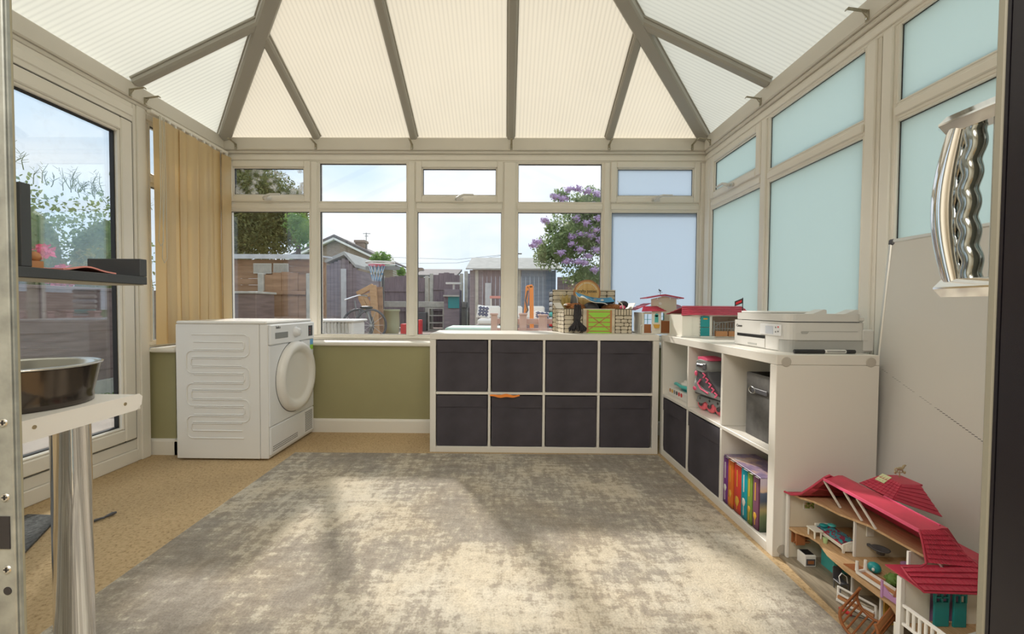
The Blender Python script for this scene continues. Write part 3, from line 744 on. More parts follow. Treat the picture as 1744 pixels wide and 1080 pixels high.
for y, n_ in ((3.10, 'near the back corner'), (2.50, 'above the mullion of the opening window'), (1.775, 'above the wide frosted-window post')): bracket((1.509, y, 2.172), (-1, 0, 0), 'small metal blind bracket on the right beam '+n_)
# ---------------------------------------------------------------- near left: shelf, table, bowl
sh = thing('wall_shelf', 'dark grey floating shelf with upright ends jutting in at the left', 'shelf', (-.86, .72, .985))
g = G(); g.box((-.94, .501, .986), (-.82, .934, 1.004), 0, .001); g.build('base_board', 'slate', sh)
g = G(); g.box((-.93, .505, .9835), (-.825, .93, .9855)); g.build('underside', 'shelf_under', sh)
g = G(); g.box((-.94, .916, 1.0045), (-.82, .934, 1.043), 0, .001); g.build('end_upright', 'slate', sh)
g = G(); g.box((-.94, .692, 1.0045), (-.822, .708, 1.147), 0, .001); g.build('tall_upright', 'slate', sh)
g = G(); g.grid(lambda u, v: Vector((-.93+u*.10, .765+v*.105, 1.0075+.006*math.sin(PI*v)*(1+.5*math.sin(5*u+7*v)))), 8, 10, 0, (0, 0, -.003)); o = g.build('cloth', 'salmonpink'); tag(o, 'folded salmon pink cloth lying on the dark wall shelf', 'cloth')
g = G(); g.prism([(-.875, .73, 1.0045), (-.85, .73, 1.0045), (-.85, .75, 1.0045), (-.875, .755, 1.0045)], (0, 0, .014)); g.ball((-.862, .742, 1.026), (.012, .009, .009), 0, lump=.2); o = g.build('pine_cone', 'tan'); tag(o, 'small orange-brown lump standing beside the pink cloth on the shelf', 'ornament')
g = G(); g.prism([(-.925, .710, 1.006), (-.925, .80, 1.006), (-.925, .710, 1.11)], (.02, 0, 0)); o = g.build('bag', 'black'); tag(o, 'black triangular cloth bag hanging against the tall shelf upright', 'bag')
tb = thing('side_table', 'white metal tray-top table on a thick chrome leg at the left', 'table', (-.95, .8, 0))
g = G(); g.box((-1.25, .502, .706), (-.822, .913, .712)); g.build('tray_top', 'white', tb)
g = G(); g.box((-1.25, .502, .7125), (-.8225, .912, .7385), 0, .001); g.box((-1.249, .503, .735), (-.823, .911, .7388)); g.build('tray_surface', 'offwhite', tb)
g = G()
pl = [(.502, .700), (.900, .706), (.913, .716), (.916, .734), (.908, .741), (.502, .741)]
g.prism([(-.822, y, z) for y, z in pl], (.003, 0, 0)); g.build('front_lip', 'white', tb)
for y in (.873, .702):
    g = G(); g.cyl((-.819, y, .726), (-.8180, y, .726), .0035); g.build('screw', 'brass', tb)
g = G(); g.lathe([(.031, .012), (.031, .70), (.045, .702), (.045, .706), (0, .706)], (-.903, .84, 0), 40); g.lathe([(0, .0), (.09, .0), (.09, .006), (.05, .012), (.031, .03)], (-.903, .84, .0115), 40); g.build('chrome_leg', 'chrome', tb)
bw = thing('dog_bowl', 'stainless steel pet bowl with dark outer base on the white table', 'bowl', (-.95, .80, .739))
g = G(); g.lathe([(0, .012), (.085, .012), (.095, .022), (.108, .078), (.114, .083), (.119, .081), (.118, .0785), (.112, .077)], (-.958, .80, .739), 48); g.build('steel_liner', 'steel', bw)
g = G(); g.lathe([(.1145, .0765), (.106, .030), (.103, .018), (.104, .010), (.103, .0), (0, .0)], (-.958, .80, .7395), 48); g.build('outer_shell', mat('bowl_dark', (.10, .085, .075), .15, .8), bw)
# ---------------------------------------------------------------- whiteboard
wbd = thing('whiteboard', 'large aluminium-framed whiteboard leaning against the frosted window', 'whiteboard', (1.42, 1.2, 0))
q = (Vector((1.503, 0, 1.215))-Vector((1.405, 0, .012))).normalized(); nrm = Vector((-q.z, 0, q.x))
Tb = Matrix(((0, q.x, nrm.x, 1.409), (-1, 0, 0, 1.64), (0, q.z, nrm.z, .012), (0, 0, 0, 1)))  # local x along -Y, y up the board, z towards room
hb = 1.205; lb = .92
g = G(Tb); g.box((.012, .012, -.006), (lb-.012, hb-.012, .002)); g.build('writing_surface', 'board', wbd)
g = G(Tb)
for lo, hi in (((.016, 0, -.008), (lb-.016, .014, .006)), ((.016, hb-.014, -.008), (lb-.016, hb, .006)), ((0, .016, -.008), (.014, hb-.016, .006)), ((lb-.014, .016, -.008), (lb, hb-.016, .006))): g.box(lo, hi, 0, .003)
g.build('frame', 'alu', wbd)
for cx in (0, lb-.022):
    for cy in (0, hb-.022):
        g = G(Tb); g.box((cx-.001, cy-.001, -.009), (cx+.023, cy+.023, .008), 0, .005); g.build('corner_cap', 'darkgrey', wbd)
g = G(Tb)
random.seed(3)
for k in range(40):
    t = k/40
    if k in (3, 4, 9, 15, 16, 22): continue
    a = (.03+t*.36, .70-t*.17); w_ = .0008 if t < .6 else .0018
    g.box((a[0], a[1]-.004, .002), (a[0]+.008, a[1]-.004+w_, .0024))
g.build('marker_streak', 'ink', wbd)
# ---------------------------------------------------------------- printer
pr = thing('printer', 'white all-in-one inkjet printer on the right shelving unit', 'printer', (1.28, 1.81, .768))
X0, X1, Y0, Y1, Z0 = 1.105, 1.448, 1.625, 2.00, .7685
def rbox(q, X0, X1, Y0, Y1, z0, z1, r, m=0, n=5, taper=0):      # box with rounded vertical corners
    pts = []
    for cx, cy, a0 in ((X1-r, Y1-r, 0), (X0+r, Y1-r, PI/2), (X0+r, Y0+r, PI), (X1-r, Y0+r, 3*PI/2)):
        for k in range(n+1): a = a0+PI/2*k/n; pts.append((cx+r*math.cos(a), cy+r*math.sin(a), z0))
    q.prism(pts, (0, 0, z1-z0), m, False)
g = G(); rbox(g, X0+.002, X1-.02, Y0+.002, Y1-.002, Z0, Z0+.048, .03); g.build('lower_body', 'printer_grey', pr)
g = G(); rbox(g, X0, X1-.03, Y0, Y1, Z0+.049, Z0+.118, .032); rbox(g, X0-.001, X0+.07, Y0+.05, Y1-.001, Z0+.004, Z0+.119, .008); g.box((X1-.05, Y0+.0025, Z0+.003), (X1, Y1-.01, Z0+.092), 0, .006)
g.build('main_body', 'printer', pr)
g = G(); rbox(g, X0+.001, X1-.045, Y0+.001, Y1-.001, Z0+.122, Z0+.152, .032); g.box((X1-.10, Y0+.01, Z0+.119), (X1-.03, Y1-.01, Z0+.146), 0, .008); g.build('scanner_lid', 'printer', pr)
g = G(); g.box((X0+.02, Y0+.14, Z0+.1525), (X1-.08, Y1-.02, Z0+.161), 0, .003)
for yy in (Y0+.012,):
    for xx in (X0+.16, X0+.285):
        g.prism([(xx-.055, yy, Z0+.152), (xx, yy, Z0+.152), (xx, yy, Z0+.168), (xx-.01, yy, Z0+.170)], (0, .05, 0))
g.build('document_feeder', 'printer', pr)
g = G(); g.box((X0-.0025, Y0+.135, Z0+.045), (X0-.0005, Y1-.03, Z0+.058)); g.build('paper_slot', 'dark', pr)
g = G(); g.box((X0-.003, Y0+.135, Z0+.006), (X0-.0012, Y1-.03, Z0+.0435), 0, .0006); g.box((X0-.004, Y0+.19, Z0+.012), (X0-.003, Y1-.12, Z0+.020), 1); g.build('paper_tray', ['printer', 'printer_grey'], pr)
g = G(); g.box((X0-.006, Y0+.030, Z0+.062), (X0-.001, Y0+.165, Z0+.108), 0, .0025); cp_ = g.build('control_panel', 'dryer_front', pr)
g = G(); g.box((X0-.0075, Y0+.075, Z0+.068), (X0-.006, Y0+.125, Z0+.100)); g.build('display', mat('lcd', (.62, .66, .74), .2), cp_)
for k, (dy, dz) in enumerate(((.060, .096), (.060, .078), (.045, .098), (.045, .080))):
    g = G(); g.cyl((X0-.006, Y0+dy, Z0+dz), (X0-.0072, Y0+dy, Z0+dz), .0035, seg=12); g.build('button', 'red' if k == 2 else 'midgrey', cp_)
g = G(); g.box((X0+.04, Y0-.0012, Z0+.0485), (X1-.03, Y0, Z0+.0495)); g.box((X0+.055, Y0-.0012, Z0+.083), (X1-.07, Y0, Z0+.0845)); g.prism([(X0+.052, Y0-.001, Z0+.083), (X0+.084, Y0-.001, Z0+.083), (X0+.078, Y0-.001, Z0+.074), (X0+.056, Y0-.001, Z0+.074)], (0, .002, 0)); g.build('side_seam', 'printer_grey', pr)
g = G(); g.box((X0+.03, Y0+.004, Z0+.1185), (X1-.06, Y1-.01, Z0+.1215)); g.build('lid_gap', 'darkgrey', pr)
lettering('Canon', .017, face_m((X0-.0016, Y1-.045, Z0+.092), (0, -1, 0), (0, 0, 1)), 'ink', pr, 'brand_lettering')
mk = thing('marker_pen', 'black and white whiteboard marker pen lying beside the printer', 'pen', (1.24, 1.595, .768))
g = G(); g.cyl((1.112, 1.592, .7765), (1.225, 1.594, .7765), .0083, seg=16); g.cyl((1.1105, 1.592, .7765), (1.113, 1.592, .7765), .0065); g.build('cap', 'dark', mk)
g = G(); g.cyl((1.2255, 1.594, .7762), (1.308, 1.596, .7762), .0076, seg=16); g.build('barrel', 'white', mk)
g = G(); g.cyl((1.3085, 1.596, .7764), (1.345, 1.597, .7764), .0082, .0074, seg=16); g.build('end_plug', 'dark', mk)
g = G()
random.seed(5)
for k in range(16): g.box((1.233+k*.0044, 1.5862, .7775), (1.236+k*.0044, 1.5868, .7775+.003)); g.box((1.235+k*.0042, 1.5864, .7735), (1.237+k*.0042, 1.5869, .7735+.0018))
g.build('printed_text', 'ink', mk)
fg = thing('toy_flag', 'tiny dark red and black flag standing behind the printer top', 'flag', (1.14, 2.03, .768))
g = G(); g.cyl((1.150, 2.012, .77), (1.150, 2.012, .993), .002, seg=8); g.cyl((1.150, 2.012, .7685), (1.150, 2.012, .775), .012, seg=16); g.build('pole', 'dark', fg)
g = G(); g.prism([(1.149, 2.012, .990), (1.112, 2.012, .975), (1.112, 2.012, .951), (1.149, 2.012, .966)], (0, .0015, 0)); fl_ = g.build('flag_cloth', 'ink', fg)
g = G(); g.prism([(1.145, 2.0115, .982), (1.117, 2.0115, .970), (1.117, 2.0115, .959), (1.145, 2.0115, .971)], (0, .0005, 0)); g.build('red_patch', 'red', fl_)
# ---------------------------------------------------------------- contents of the right shelving unit (local x: from far end to near end)
def K2p(x, y, z): return T2 @ Vector((x, y, z))
rz2 = T2.to_euler().z
# grey fabric box with ring pull, upper near cell
x, z = cell(2, 1)
gb = thing('storage_box', 'grey fabric box with ring handle in the upper near cell', 'storage box', K2p(x+.2, .1, z+.001), rz2)
def gbb(lo, hi, nm, m='grey_fabric'): q = G(T2); q.box(lo, hi, 0, .003); return q.build(nm, m, gb)
bx0, bx1, by0, by1, bz1 = x+.105, x+.330, .050, .30, z+.272
gbb((bx0, by0, z+.001), (bx1, by0+.005, bz1), 'front_panel'); gbb((bx0, by0+.0055, z+.001), (bx0+.005, by1, bz1), 'side_panel'); gbb((bx1-.005, by0+.0055, z+.001), (bx1, by1, bz1), 'side_panel')
gbb((bx0+.0055, by1-.005, z+.001), (bx1-.0055, by1, bz1), 'back_panel'); gbb((bx0+.0055, by0+.0055, z+.001), (bx1-.0055, by1-.0055, z+.006), 'base_panel')
q = G(T2); q.tube([(bx0+.05+.022*math.cos(a), by0-.006, z+.20+.014*math.sin(a)) for a in [2*PI*k/16 for k in range(16)]], .003, 6, 0, True); q.box((bx0+.05, by0-.008, z+.192), (bx0+.15, by0-.002, z+.212), 1, .002)
q.build('ring_pull', ['steel', 'darkgrey'], gb)
# book set: slip-case with six spines
x, z = cell(2, 0)
cs = thing('book_slipcase', 'painted landscape slip-case holding the row of colourful books', 'slipcase', K2p(x+.15, .1, z), rz2)
def case_mat():
    m, N, L, B = newmat('case_print'); v = coords(N, L, (1, 1, 1))
    n = noise(N, L, v, 9, 4, .6); c1 = ramp(N, L, n, [(.35, (.10, .10, .16)), (.5, (.30, .22, .36)), (.58, (.60, .42, .34)), (.66, (.62, .60, .66))])
    sp = N.new('ShaderNodeSeparateXYZ'); L.new(v, sp.inputs[0])
    n2 = mathn(N, L, 'ADD', sp.outputs[2], mathn(N, L, 'MULTIPLY', n, .06))
    c2 = ramp(N, L, n2, [(.04, (.03, .05, .03)), (.10, (.16, .20, .10)), (.12, (.38, .30, .14)), (.15, (.07, .09, .13)), (.185, (.12, .14, .20)), (.19, (.62, .44, .30)), (.22, (.50, .42, .50))])
    mx = N.new('ShaderNodeMix'); mx.data_type = 'RGBA'; mx.blend_type = 'MIX'
    f = mathn(N, L, 'GREATER_THAN', sp.outputs[2], .2185); L.new(f, mx.inputs['Factor']); L.new(c2, mx.inputs['A']); L.new(c1, mx.inputs['B'])
    L.new(mx.outputs['Result'], B.inputs['Base Color']); B.inputs['Roughness'].default_value = .3; return m
M['case'] = case_mat()
cx0, cx1, ch = x+.003, x+.275, .222
def cb(lo, hi, nm): q = G(T2); q.box(lo, hi, 0, .0006); q.build(nm, 'case', cs)
cb((cx0, .014, z+.0005), (cx0+.003, .16, z+ch), 'side_panel'); cb((cx1-.003, .014, z+.0005), (cx1, .16, z+ch), 'side_panel')
cb((cx0+.003, .014, z+ch-.003), (cx1-.003, .16, z+ch), 'top_panel'); cb((cx0+.003, .157, z+.0005), (cx1-.003, .16, z+ch-.003), 'back_panel'); cb((cx0+.003, .014, z+.0005), (cx1-.003, .157, z+.0025), 'bottom_panel')
bc = [('purple', (.22, .045, .28), .040), ('orange', (.85, .20, .03), .044), ('wide red', (.72, .06, .04), .056), ('teal', (.0, .34, .44), .044), ('green and brown', (.22, .36, .06), .034), ('plum', (.22, .08, .15), .038)]
xx = cx0+.004
for i, (nm, c, wd) in enumerate(bc):
    m, N, L, B = newmat('spine_'+str(i)); v = coords(N, L); sp = N.new('ShaderNodeSeparateXYZ'); L.new(v, sp.inputs[0])
    n = noise(N, L, v, 35, 3); h = mathn(N, L, 'ADD', sp.outputs[2], mathn(N, L, 'MULTIPLY', n, .03))
    L.new(ramp(N, L, h, [(.012, tuple(q*.15 for q in c)), (.045, tuple(q*.8 for q in c)), (.19, c), (.222, tuple(q*.4 for q in c))]), B.inputs['Base Color']); B.inputs['Roughness'].default_value = .3
    d = (0, -.001, .001, 0, -.001, .001)[i]
    bk = thing('book', nm+' spined book in the boxed set on the lower shelf', 'book', K2p(xx+wd/2, .08, z+.003), rz2, 'boxed set of books')
    q = G(T2)
    yb_ = .010+d
    q.box((xx+.001, yb_, z+.003), (xx+.0025, .15, z+.216)); q.box((xx+wd-.0025, yb_, z+.003), (xx+wd-.001, .15, z+.216))
    q.grid(lambda u, v: Vector((xx+.001+u*(wd-.002), yb_-.002*math.sin(PI*u), z+.003+v*.213)), 6, 1, 0, (0, .0012, 0))
    q.build('cover', m, bk)
    q = G(T2); q.box((xx+.0026, yb_+.004, z+.006), (xx+wd-.0026, .148, z+.213)); q.build('pages', 'offwhite', bk)
    q = G(T2); q.ball((xx+wd/2, yb_-.0022, z+.075-.01*i % .03), (wd*.3, .001, wd*.35), 0, 8, 5, .35)
    for k in range(9): q.box((xx+wd/2-.002, yb_-.0032, z+.020+k*.0055), (xx+wd/2+.002, yb_-.002, z+.0235+k*.0055))
    for k in range(12): q.box((xx+wd/2-.003, yb_-.0032, z+.120+k*.0062), (xx+wd/2+.003, yb_-.002, z+.1245+k*.0062))
    o = q.build('spine_print', 'offwhite' if i in (0, 3) else 'yellow', bk); o['kind'] = 'stuff'
    xx += wd+.0012
# inline skate in the upper middle cell: heel towards far end
x, z = cell(1, 1)
sk = thing('inline_skate', 'grey and pink inline skate standing in the middle upper cell', 'skate', K2p(x+.17, .09, z), rz2)
Ts = T2 @ Matrix.Translation((x+.030, .050, z+.001)) @ Matrix.Rotation(.2, 4, 'Z')
def prof_body(pts, hw, nm, m, par=sk, sub=1):       # side profile (x,z) list swept across y with rounded edges
    q = G(Ts); n = len(pts); cxm = sum(p[0] for p in pts)/n; czm = sum(p[1] for p in pts)/n
    rings = []
    for yy, sc_ in ((-hw, .80), (-hw*.85, .93), (-hw*.5, 1), (hw*.5, 1), (hw*.85, .93), (hw, .80)):
        rings.append([Vector((cxm+(p[0]-cxm)*sc_, yy, czm+(p[1]-czm)*sc_)) for p in pts])
    vs = [v for r in rings for v in r]; fs = [(i*n+k, i*n+(k+1) % n, (i+1)*n+(k+1) % n, (i+1)*n+k) for i in range(5) for k in range(n)]
    q._add(vs, fs, 0, True); q._add(rings[0], [tuple(reversed(range(n)))]); q._add(rings[-1], [tuple(range(n))])
    return q.build(nm, m, par)
for i in range(4):
    q = G(Ts); xw = .030+i*.066
    q.lathe([(.012, -.012), (.028, -.011), (.034, -.004), (.0352, 0), (.034, .004), (.028, .011), (.012, .012), (.012, -.012)], (xw, 0, .0355), 28, 0, Matrix.Rotation(PI/2, 3, 'X'))
    q.cyl((xw, -.0165, .0355), (xw, .0165, .0355), .012, seg=16, m=1); q.cyl((xw, -.0215, .0355), (xw, .0215, .0355), .006, seg=12, m=2)
    q.build('wheel', [mat('wheel_pink', (.85, .16, .20), .4) if i == 0 else bpy.data.materials['wheel_pink'], 'darkgrey', 'steel'], sk)
fr = prof_body([(-.012, .045), (0, .072), (.03, .082), (.10, .080), (.17, .085), (.225, .080), (.245, .050), (.235, .036), (.20, .058), (.165, .038), (.13, .058), (.10, .038), (.065, .056), (.030, .036), (.005, .038)], .019, 'wheel_frame', 'midgrey')
boot = prof_body([(.010, .085), (-.002, .12), (.004, .155), (.018, .19), (.028, .225), (.035, .262), (.115, .262), (.120, .225), (.135, .190), (.165, .165), (.205, .145), (.235, .125), (.245, .10), (.235, .085)], .044, 'boot', 'darkgrey')
prof_body([(.026, .212), (.022, .240), (.028, .272), (.060, .284), (.112, .280), (.128, .255), (.126, .222), (.09, .205)], .050, 'cuff', 'midgrey')
prof_body([(.036, .272), (.030, .290), (.070, .297), (.118, .290), (.120, .276)], .044, 'cuff_lining', M['pink'])
q = G(Ts); q.tube([(.030, 0, .275), (.010, 0, .272), (-.012, 0, .262), (.010, 0, .258), (.028, 0, .262)], [.010, .012, .006, .010, .008], 8); q.build('pull_tab', 'pink', sk)
prof_body([(.008, .095), (.0, .13), (.012, .175), (.045, .150), (.10, .125), (.17, .115), (.24, .105), (.238, .088)], .047, 'shell', 'midgrey')
q = G(Ts)
for k in range(5):
    a = Vector((.085+.022*k, -.046, .208-.021*k)); q.tube([a, a+Vector((.022, -.004, -.006)), a+Vector((.006, -.002, -.022))], .0045, 6)
q.tube([(.070, -.047, .175), (.050, -.049, .150), (.075, -.050, .125), (.13, -.050, .112)], .0045, 6); q.build('laces', 'pink', sk)
q = G(Ts); q.box((.045, -.056, .238), (.115, -.049, .256), 0, .003); q.box((.095, -.060, .230), (.120, -.050, .262), 1, .003)
for k in range(3): q.cyl((.055+k*.015, -.058, .247), (.055+k*.015, -.055, .247), .004, seg=10, m=1)
q.build('buckle', ['steel', 'darkgrey'], sk)
for c_, r_ in (((.022, -.044, .118), (.018, .006, .012)), ((.028, -.044, .20), (.010, .006, .014))): q = G(Ts); q.ball(c_, r_); q.build('side_badge', 'pink', sk)
for xw in (.03, .105, .165): q = G(Ts); q.cyl((xw, -.0205, .066), (xw, -.0185, .066), .007, seg=12); q.build('rivet', 'steel', sk)
# board game box with teal handset in the far upper cell
x, z = cell(0, 1)
gm = thing('game_box', 'flat white game box with row of round coloured pictures, far upper cell', 'box', K2p(x+.15, .1, z), rz2)
q = G(T2); q.box((x+.02, .035, z+.001), (x+.325, .285, z+.030), 0, .001); q.build('box_base', 'offwhite', gm)
q = G(T2); q.box((x+.0185, .0335, z+.010), (x+.3265, .2865, z+.053), 0, .0015); ld = q.build('box_lid', 'white', gm)
for k, c in enumerate(('tan', 'yellow', 'midgrey', 'darkgrey', 'red', 'red')):
    q = G(T2); q.cyl((x+.035+k*.032, .0335, z+.033), (x+.035+k*.032, .0325, z+.033), .012, seg=16); q.build('printed_disc', c, ld)
hs = thing('teal_console', 'teal toy with white round pad lying on the game box', 'toy', K2p(x+.17, .12, z+.054), rz2)
q = G(T2); q.prism([(x+.05+.13*(1+math.cos(a))+.0, .13+.075*math.sin(a), z+.0545) for a in [2*PI*k/20 for k in range(20)]], (0, 0, .022)); q.build('body', 'teal', hs)
q = G(T2); q.lathe([(0, .038), (.030, .038), (.036, .030), (.036, .024), (.05, .022), (.05, 0), (0, 0)], (x+.16, .10, z+.077), 24); q.build('pad', 'offwhite', hs)
q = G(T2); q.tube([(x+.06, .055, z+.078), (x+.10, .045, z+.086), (x+.17, .042, z+.080), (x+.25, .050, z+.084), (x+.28, .08, z+.080)], .010, 8); q.build('handle', 'aqua', hs)
# ---------------------------------------------------------------- craft stall box on the back unit
st = thing('stable_box', 'open cardboard toy stable printed with stones and a green gate, full of plush ponies', 'toy box', (.62, 2.86, .768))
bx0, bx1, by0, by1, zb = .393, .850, 2.780, 2.985, .7685
def stones(q, P, w_, h_, rows, cols, cap=True):           # raised printed stones on a face, P(u,v,n) -> point
    random.seed(int(w_*1000)+rows)
    for r in range(rows):
        hh = h_/rows; u = -.02*random.random()*0
        n = 0
        while u < w_-.008:
            ww = min((w_/cols)*(.7+.7*random.random()), w_-u)
            if w_-u-ww < .012: ww = w_-u
            a, b, c, d = u+.002, u+ww-.002, r*hh+.002, (r+1)*hh-.002; e = .22*hh
            poly = [(a+e, c), (b-e, c), (b, c+e), (b, d-e), (b-e, d), (a+e, d), (a, d-e), (a, c+e)]
            q.prism([P(uu, vv, 0) for uu, vv in poly], P(0, 0, .0012)-P(0, 0, 0)); u += ww
def wallpanel(nm, lo, hi): q = G(); q.box(lo, hi); return q.build(nm, 'stone_dark', st)
fw = wallpanel('front_wall', (bx0, by0, zb), (bx1, by0+.004, zb+.165))
Pf = lambda u, v, n: Vector((bx0+u, by0-n, zb+v))
q = G()
for u0, wd in ((.0, .125), (.345, .112)):
    stones(q, lambda u, v, n, u0=u0: Pf(u0+u, v, n), wd, .118, 5 if u0 else 4, 2.4)
    k = int(wd/.0165)
    for j in range(k): q.box(Pf(u0+j*wd/k+.002, .122, 0), Pf(u0+(j+1)*wd/k-.003, .160, .0014), 0, .0006)
o = q.build('printed_stone', 'stone', fw); o['kind'] = 'stuff'
q = G(); q.box(Pf(.128, .0, 0), Pf(.342, .165, .0012)); q.build('gate_post_strip', 'stone', fw)
q = G(); q.box(Pf(.152, .0, .0013), Pf(.322, .157, .0022)); gg = q.build('green_field', 'lime', fw)
q = G(); n0 = .0023
for a in (.152, .309): q.box(Pf(a, .004, n0), Pf(a+.013, .155, n0+.0012))
for v in (.010, .040, .070, .100, .140): q.box(Pf(.165, v, n0), Pf(.309, v+.007, n0+.0008))
for a, b in (((.165, .020), (.309, .125)), ((.165, .125), (.309, .020))):
    p0, p1 = Pf(*a, n0+.001), Pf(*b, n0+.001); q.bar(p0, p1, .006, .001, 0, (0, 1, 0))
q.build('printed_gate', 'tan', gg)
Pl = lambda u, v, n: Vector((bx0-n-.030*(u/.2), by0+u, zb+v))
q = G(); q.prism([(bx0, by0+.0, zb), (bx0-.030, by1, zb), (bx0-.030, by1, zb+.165), (bx0-.0, by0, zb+.165)], (.003, 0, 0)); sw_ = q.build('side_wall', 'stone_dark', st)
q = G(); stones(q, Pl, .2, .163, 6, 3); o = q.build('printed_stone', 'stone', sw_); o['kind'] = 'stuff'
q = G(); q.prism([(bx0-.002, by0+.004, zb+.165), (bx0-.030, by1-.02, zb+.165), (bx0-.055, by1-.02, zb+.205), (bx0-.027, by0+.004, zb+.205)], (.003, 0, 0)); q.build('side_flap', 'offwhite', st)
wallpanel('side_wall', (bx1-.004, by0+.004, zb), (bx1, by1, zb+.165))
q = G(); q.prism([(bx1, by0+.004, zb+.165), (bx1, by1-.02, zb+.165), (bx1+.030, by1-.02, zb+.205), (bx1+.030, by0+.03, zb+.205)], (.003, 0, 0)); q.build('side_flap', 'offwhite', st)
wallpanel('base', (bx0, by0+.004, zb), (bx1-.004, by1, zb+.003))
bw_ = wallpanel('back_wall', (bx0-.055, by1, zb), (bx1-.06, by1+.004, zb+.300))
Pb = lambda u, v, n: Vector((bx0-.055+u, by1-n, zb+v))
q = G(); stones(q, Pb, .45, .29, 9, 6); q.box(Pb(0, .292, 0), Pb(.45, .300, .002)); o = q.build('printed_stone', 'stone', bw_); o['kind'] = 'stuff'
sgn_ = G(); sgn_.cyl((.585, by1+.0, zb+.275), (.585, by1-.006, zb+.275), .098, seg=40); sg = sgn_.build('round_sign', 'tan', st)
q = G(); q.cyl((.585, by1-.006, zb+.275), (.585, by1-.0075, zb+.275), .086, seg=40); q.build('sign_face', wood('sign_wood', (.70, .42, .14), (.86, .60, .26), (20, 1, 1), .6, 5), sg)
lettering('crafty ponies', .034, face_m((.585, by1-.0085, zb+.290), (1, 0, 0), (0, 0, 1)), 'ink', sg, 'sign_lettering', width=.140)
q = G()
for k in range(22):
    if k in (7, 14): continue
    a = PI*.86-k*(PI*.72/21); q.cyl((.585+.074*math.cos(a), by1-.0078, zb+.275+.074*math.sin(a)), (.585+.074*math.cos(a), by1-.0086, zb+.275+.074*math.sin(a)), .0035, seg=5)
o = q.build('worn_sign_print', 'offwhite', sg); o['kind'] = 'stuff'
# plush ponies and oddments in the box
def plush(name, label, cat, parts):
    t = thing(name, label, cat, parts[0][1])
    for nm, c, r, m, l in parts:
        q = G(); q.ball(c, r, 0, 20, 12, l); q.build(nm, m, t)
    return t
M['plush_brown'] = mat('plush_brown', (.42, .17, .06), .95, var=.4, vscale=90, bmp=.6, bscale=400)
M['plush_dark'] = mat('plush_dark', (.05, .045, .05), .95, var=.4, vscale=60, bmp=.6, bscale=400)
plush('plush_pony', 'orange-brown plush pony lying at the left in the stable box', 'plush toy', [('body', (.485, 2.86, .935), (.070, .05, .035), 'plush_brown', .08), ('muzzle', (.432, 2.85, .955), (.032, .03, .016), 'plush_brown', .05), ('white_nose', (.415, 2.84, .958), (.018, .018, .008), 'white', 0), ('chest', (.485, 2.87, .85), (.06, .05, .07), 'plush_brown', .05)])
plush('plush_pony', 'dark brown plush pony at the right with a pale harness and black mane', 'plush toy', [('body', (.745, 2.87, .935), (.085, .05, .030), 'plush_brown', .08), ('mane', (.815, 2.87, .960), (.035, .04, .026), 'plush_dark', .12), ('bridle_patch', (.800, 2.835, .940), (.022, .02, .018), 'pink', .05), ('chest', (.76, 2.88, .85), (.06, .05, .07), 'plush_brown', .05)])
g = G(); g.tube([(.765, 2.83, .985), (.785, 2.80, .97), (.790, 2.785, .945), (.792, 2.79, .92)], .0035, 6); o = g.build('harness_strap', 'offwhite'); tag(o, 'thin cream cord looped over the right-hand plush pony', 'cord')
plush('black_bag', 'dark grey crumpled bag in the middle of the stable box', 'bag', [('body', (.592, 2.87, .93), (.058, .05, .045), 'darkgrey', .1), ('lower', (.60, 2.87, .85), (.045, .06, .07), 'darkgrey', .05)])
plush('black_scarf', 'black crumpled cloth right of the blue booklet', 'cloth', [('body', (.690, 2.945, .965), (.07, .028, .032), 'ink', .15), ('fold', (.73, 2.948, .985), (.05, .024, .02), 'ink', .2)])
ym = thing('toy_mane', 'yellow plush mane sticking up behind the left pony', 'plush toy', (.43, 2.93, .79)); q = G(); random.seed(2)
for k in range(60):
    a_ = random.random()*2*PI; b_ = random.random()
    q.tube([(.435+.015*math.cos(a_), 2.93+.015*math.sin(a_), .775), (.430+.02*math.cos(a_), 2.93+.015*math.sin(a_), .92), (.428+.045*math.cos(a_)*b_, 2.93+.02*math.sin(a_), 1.00+.035*random.random())], [.004, .005, .0015], 5)
o = q.build('yarn', 'straw', ym); o['kind'] = 'stuff'
g = thing('saddle_flap', 'grey rounded leather flap with white edge beside the booklet', 'toy saddle', (.47, 2.88, .96))
q = G(); q.grid(lambda u, v: Vector((.445+u*.050+.008*v, 2.86+.03*math.sin(PI*u), .935+v*.095*(1-.25*u*u))), 8, 6, 0, (0, .006, 0)); q.build('flap', 'midgrey', g)
q = G(); q.tube([(.50, 2.858, .935), (.497, 2.858, .97), (.495, 2.858, 1.00), (.488, 2.86, 1.02)], .004, 6); q.build('white_edge', 'white', g)
bk = thing('booklet', 'blue and white booklet curled over the top of the stable box', 'booklet', (.61, 2.84, 1.0))
def bkf(dz, dx=0): return lambda u, v: Vector((.485+u*.250+dx, 2.79+.10*v, 1.020-.030*math.sin(PI*u*.8)-.018*u+.030*v+dz))
q = G(); q.grid(bkf(0), 16, 4, 0, (0, 0, -.002)); q.build('blue_cover', mat('booklet_blue', (.01, .22, .42), .4), bk)
q = G(); q.grid(lambda u, v: Vector((.490+u*.195, 2.785+.09*v, 1.012-.052*u+.006*math.sin(9*u)+.02*v)), 16, 3, 0, (0, 0, -.0035)); q.build('white_pages', 'white', bk)
for k in range(3): q = G(); q.ball((.56+k*.045, 2.787+.0, .9975-.003*k), (.012, .002, .006)); q.build('cover_patch', 'midgrey' if k < 2 else 'offwhite', bk)
ts = thing('toy_tail', 'black yarn horse tail hanging down the front of the stable box', 'plush toy', (.478, 2.77, .785))
q = G(); random.seed(11)
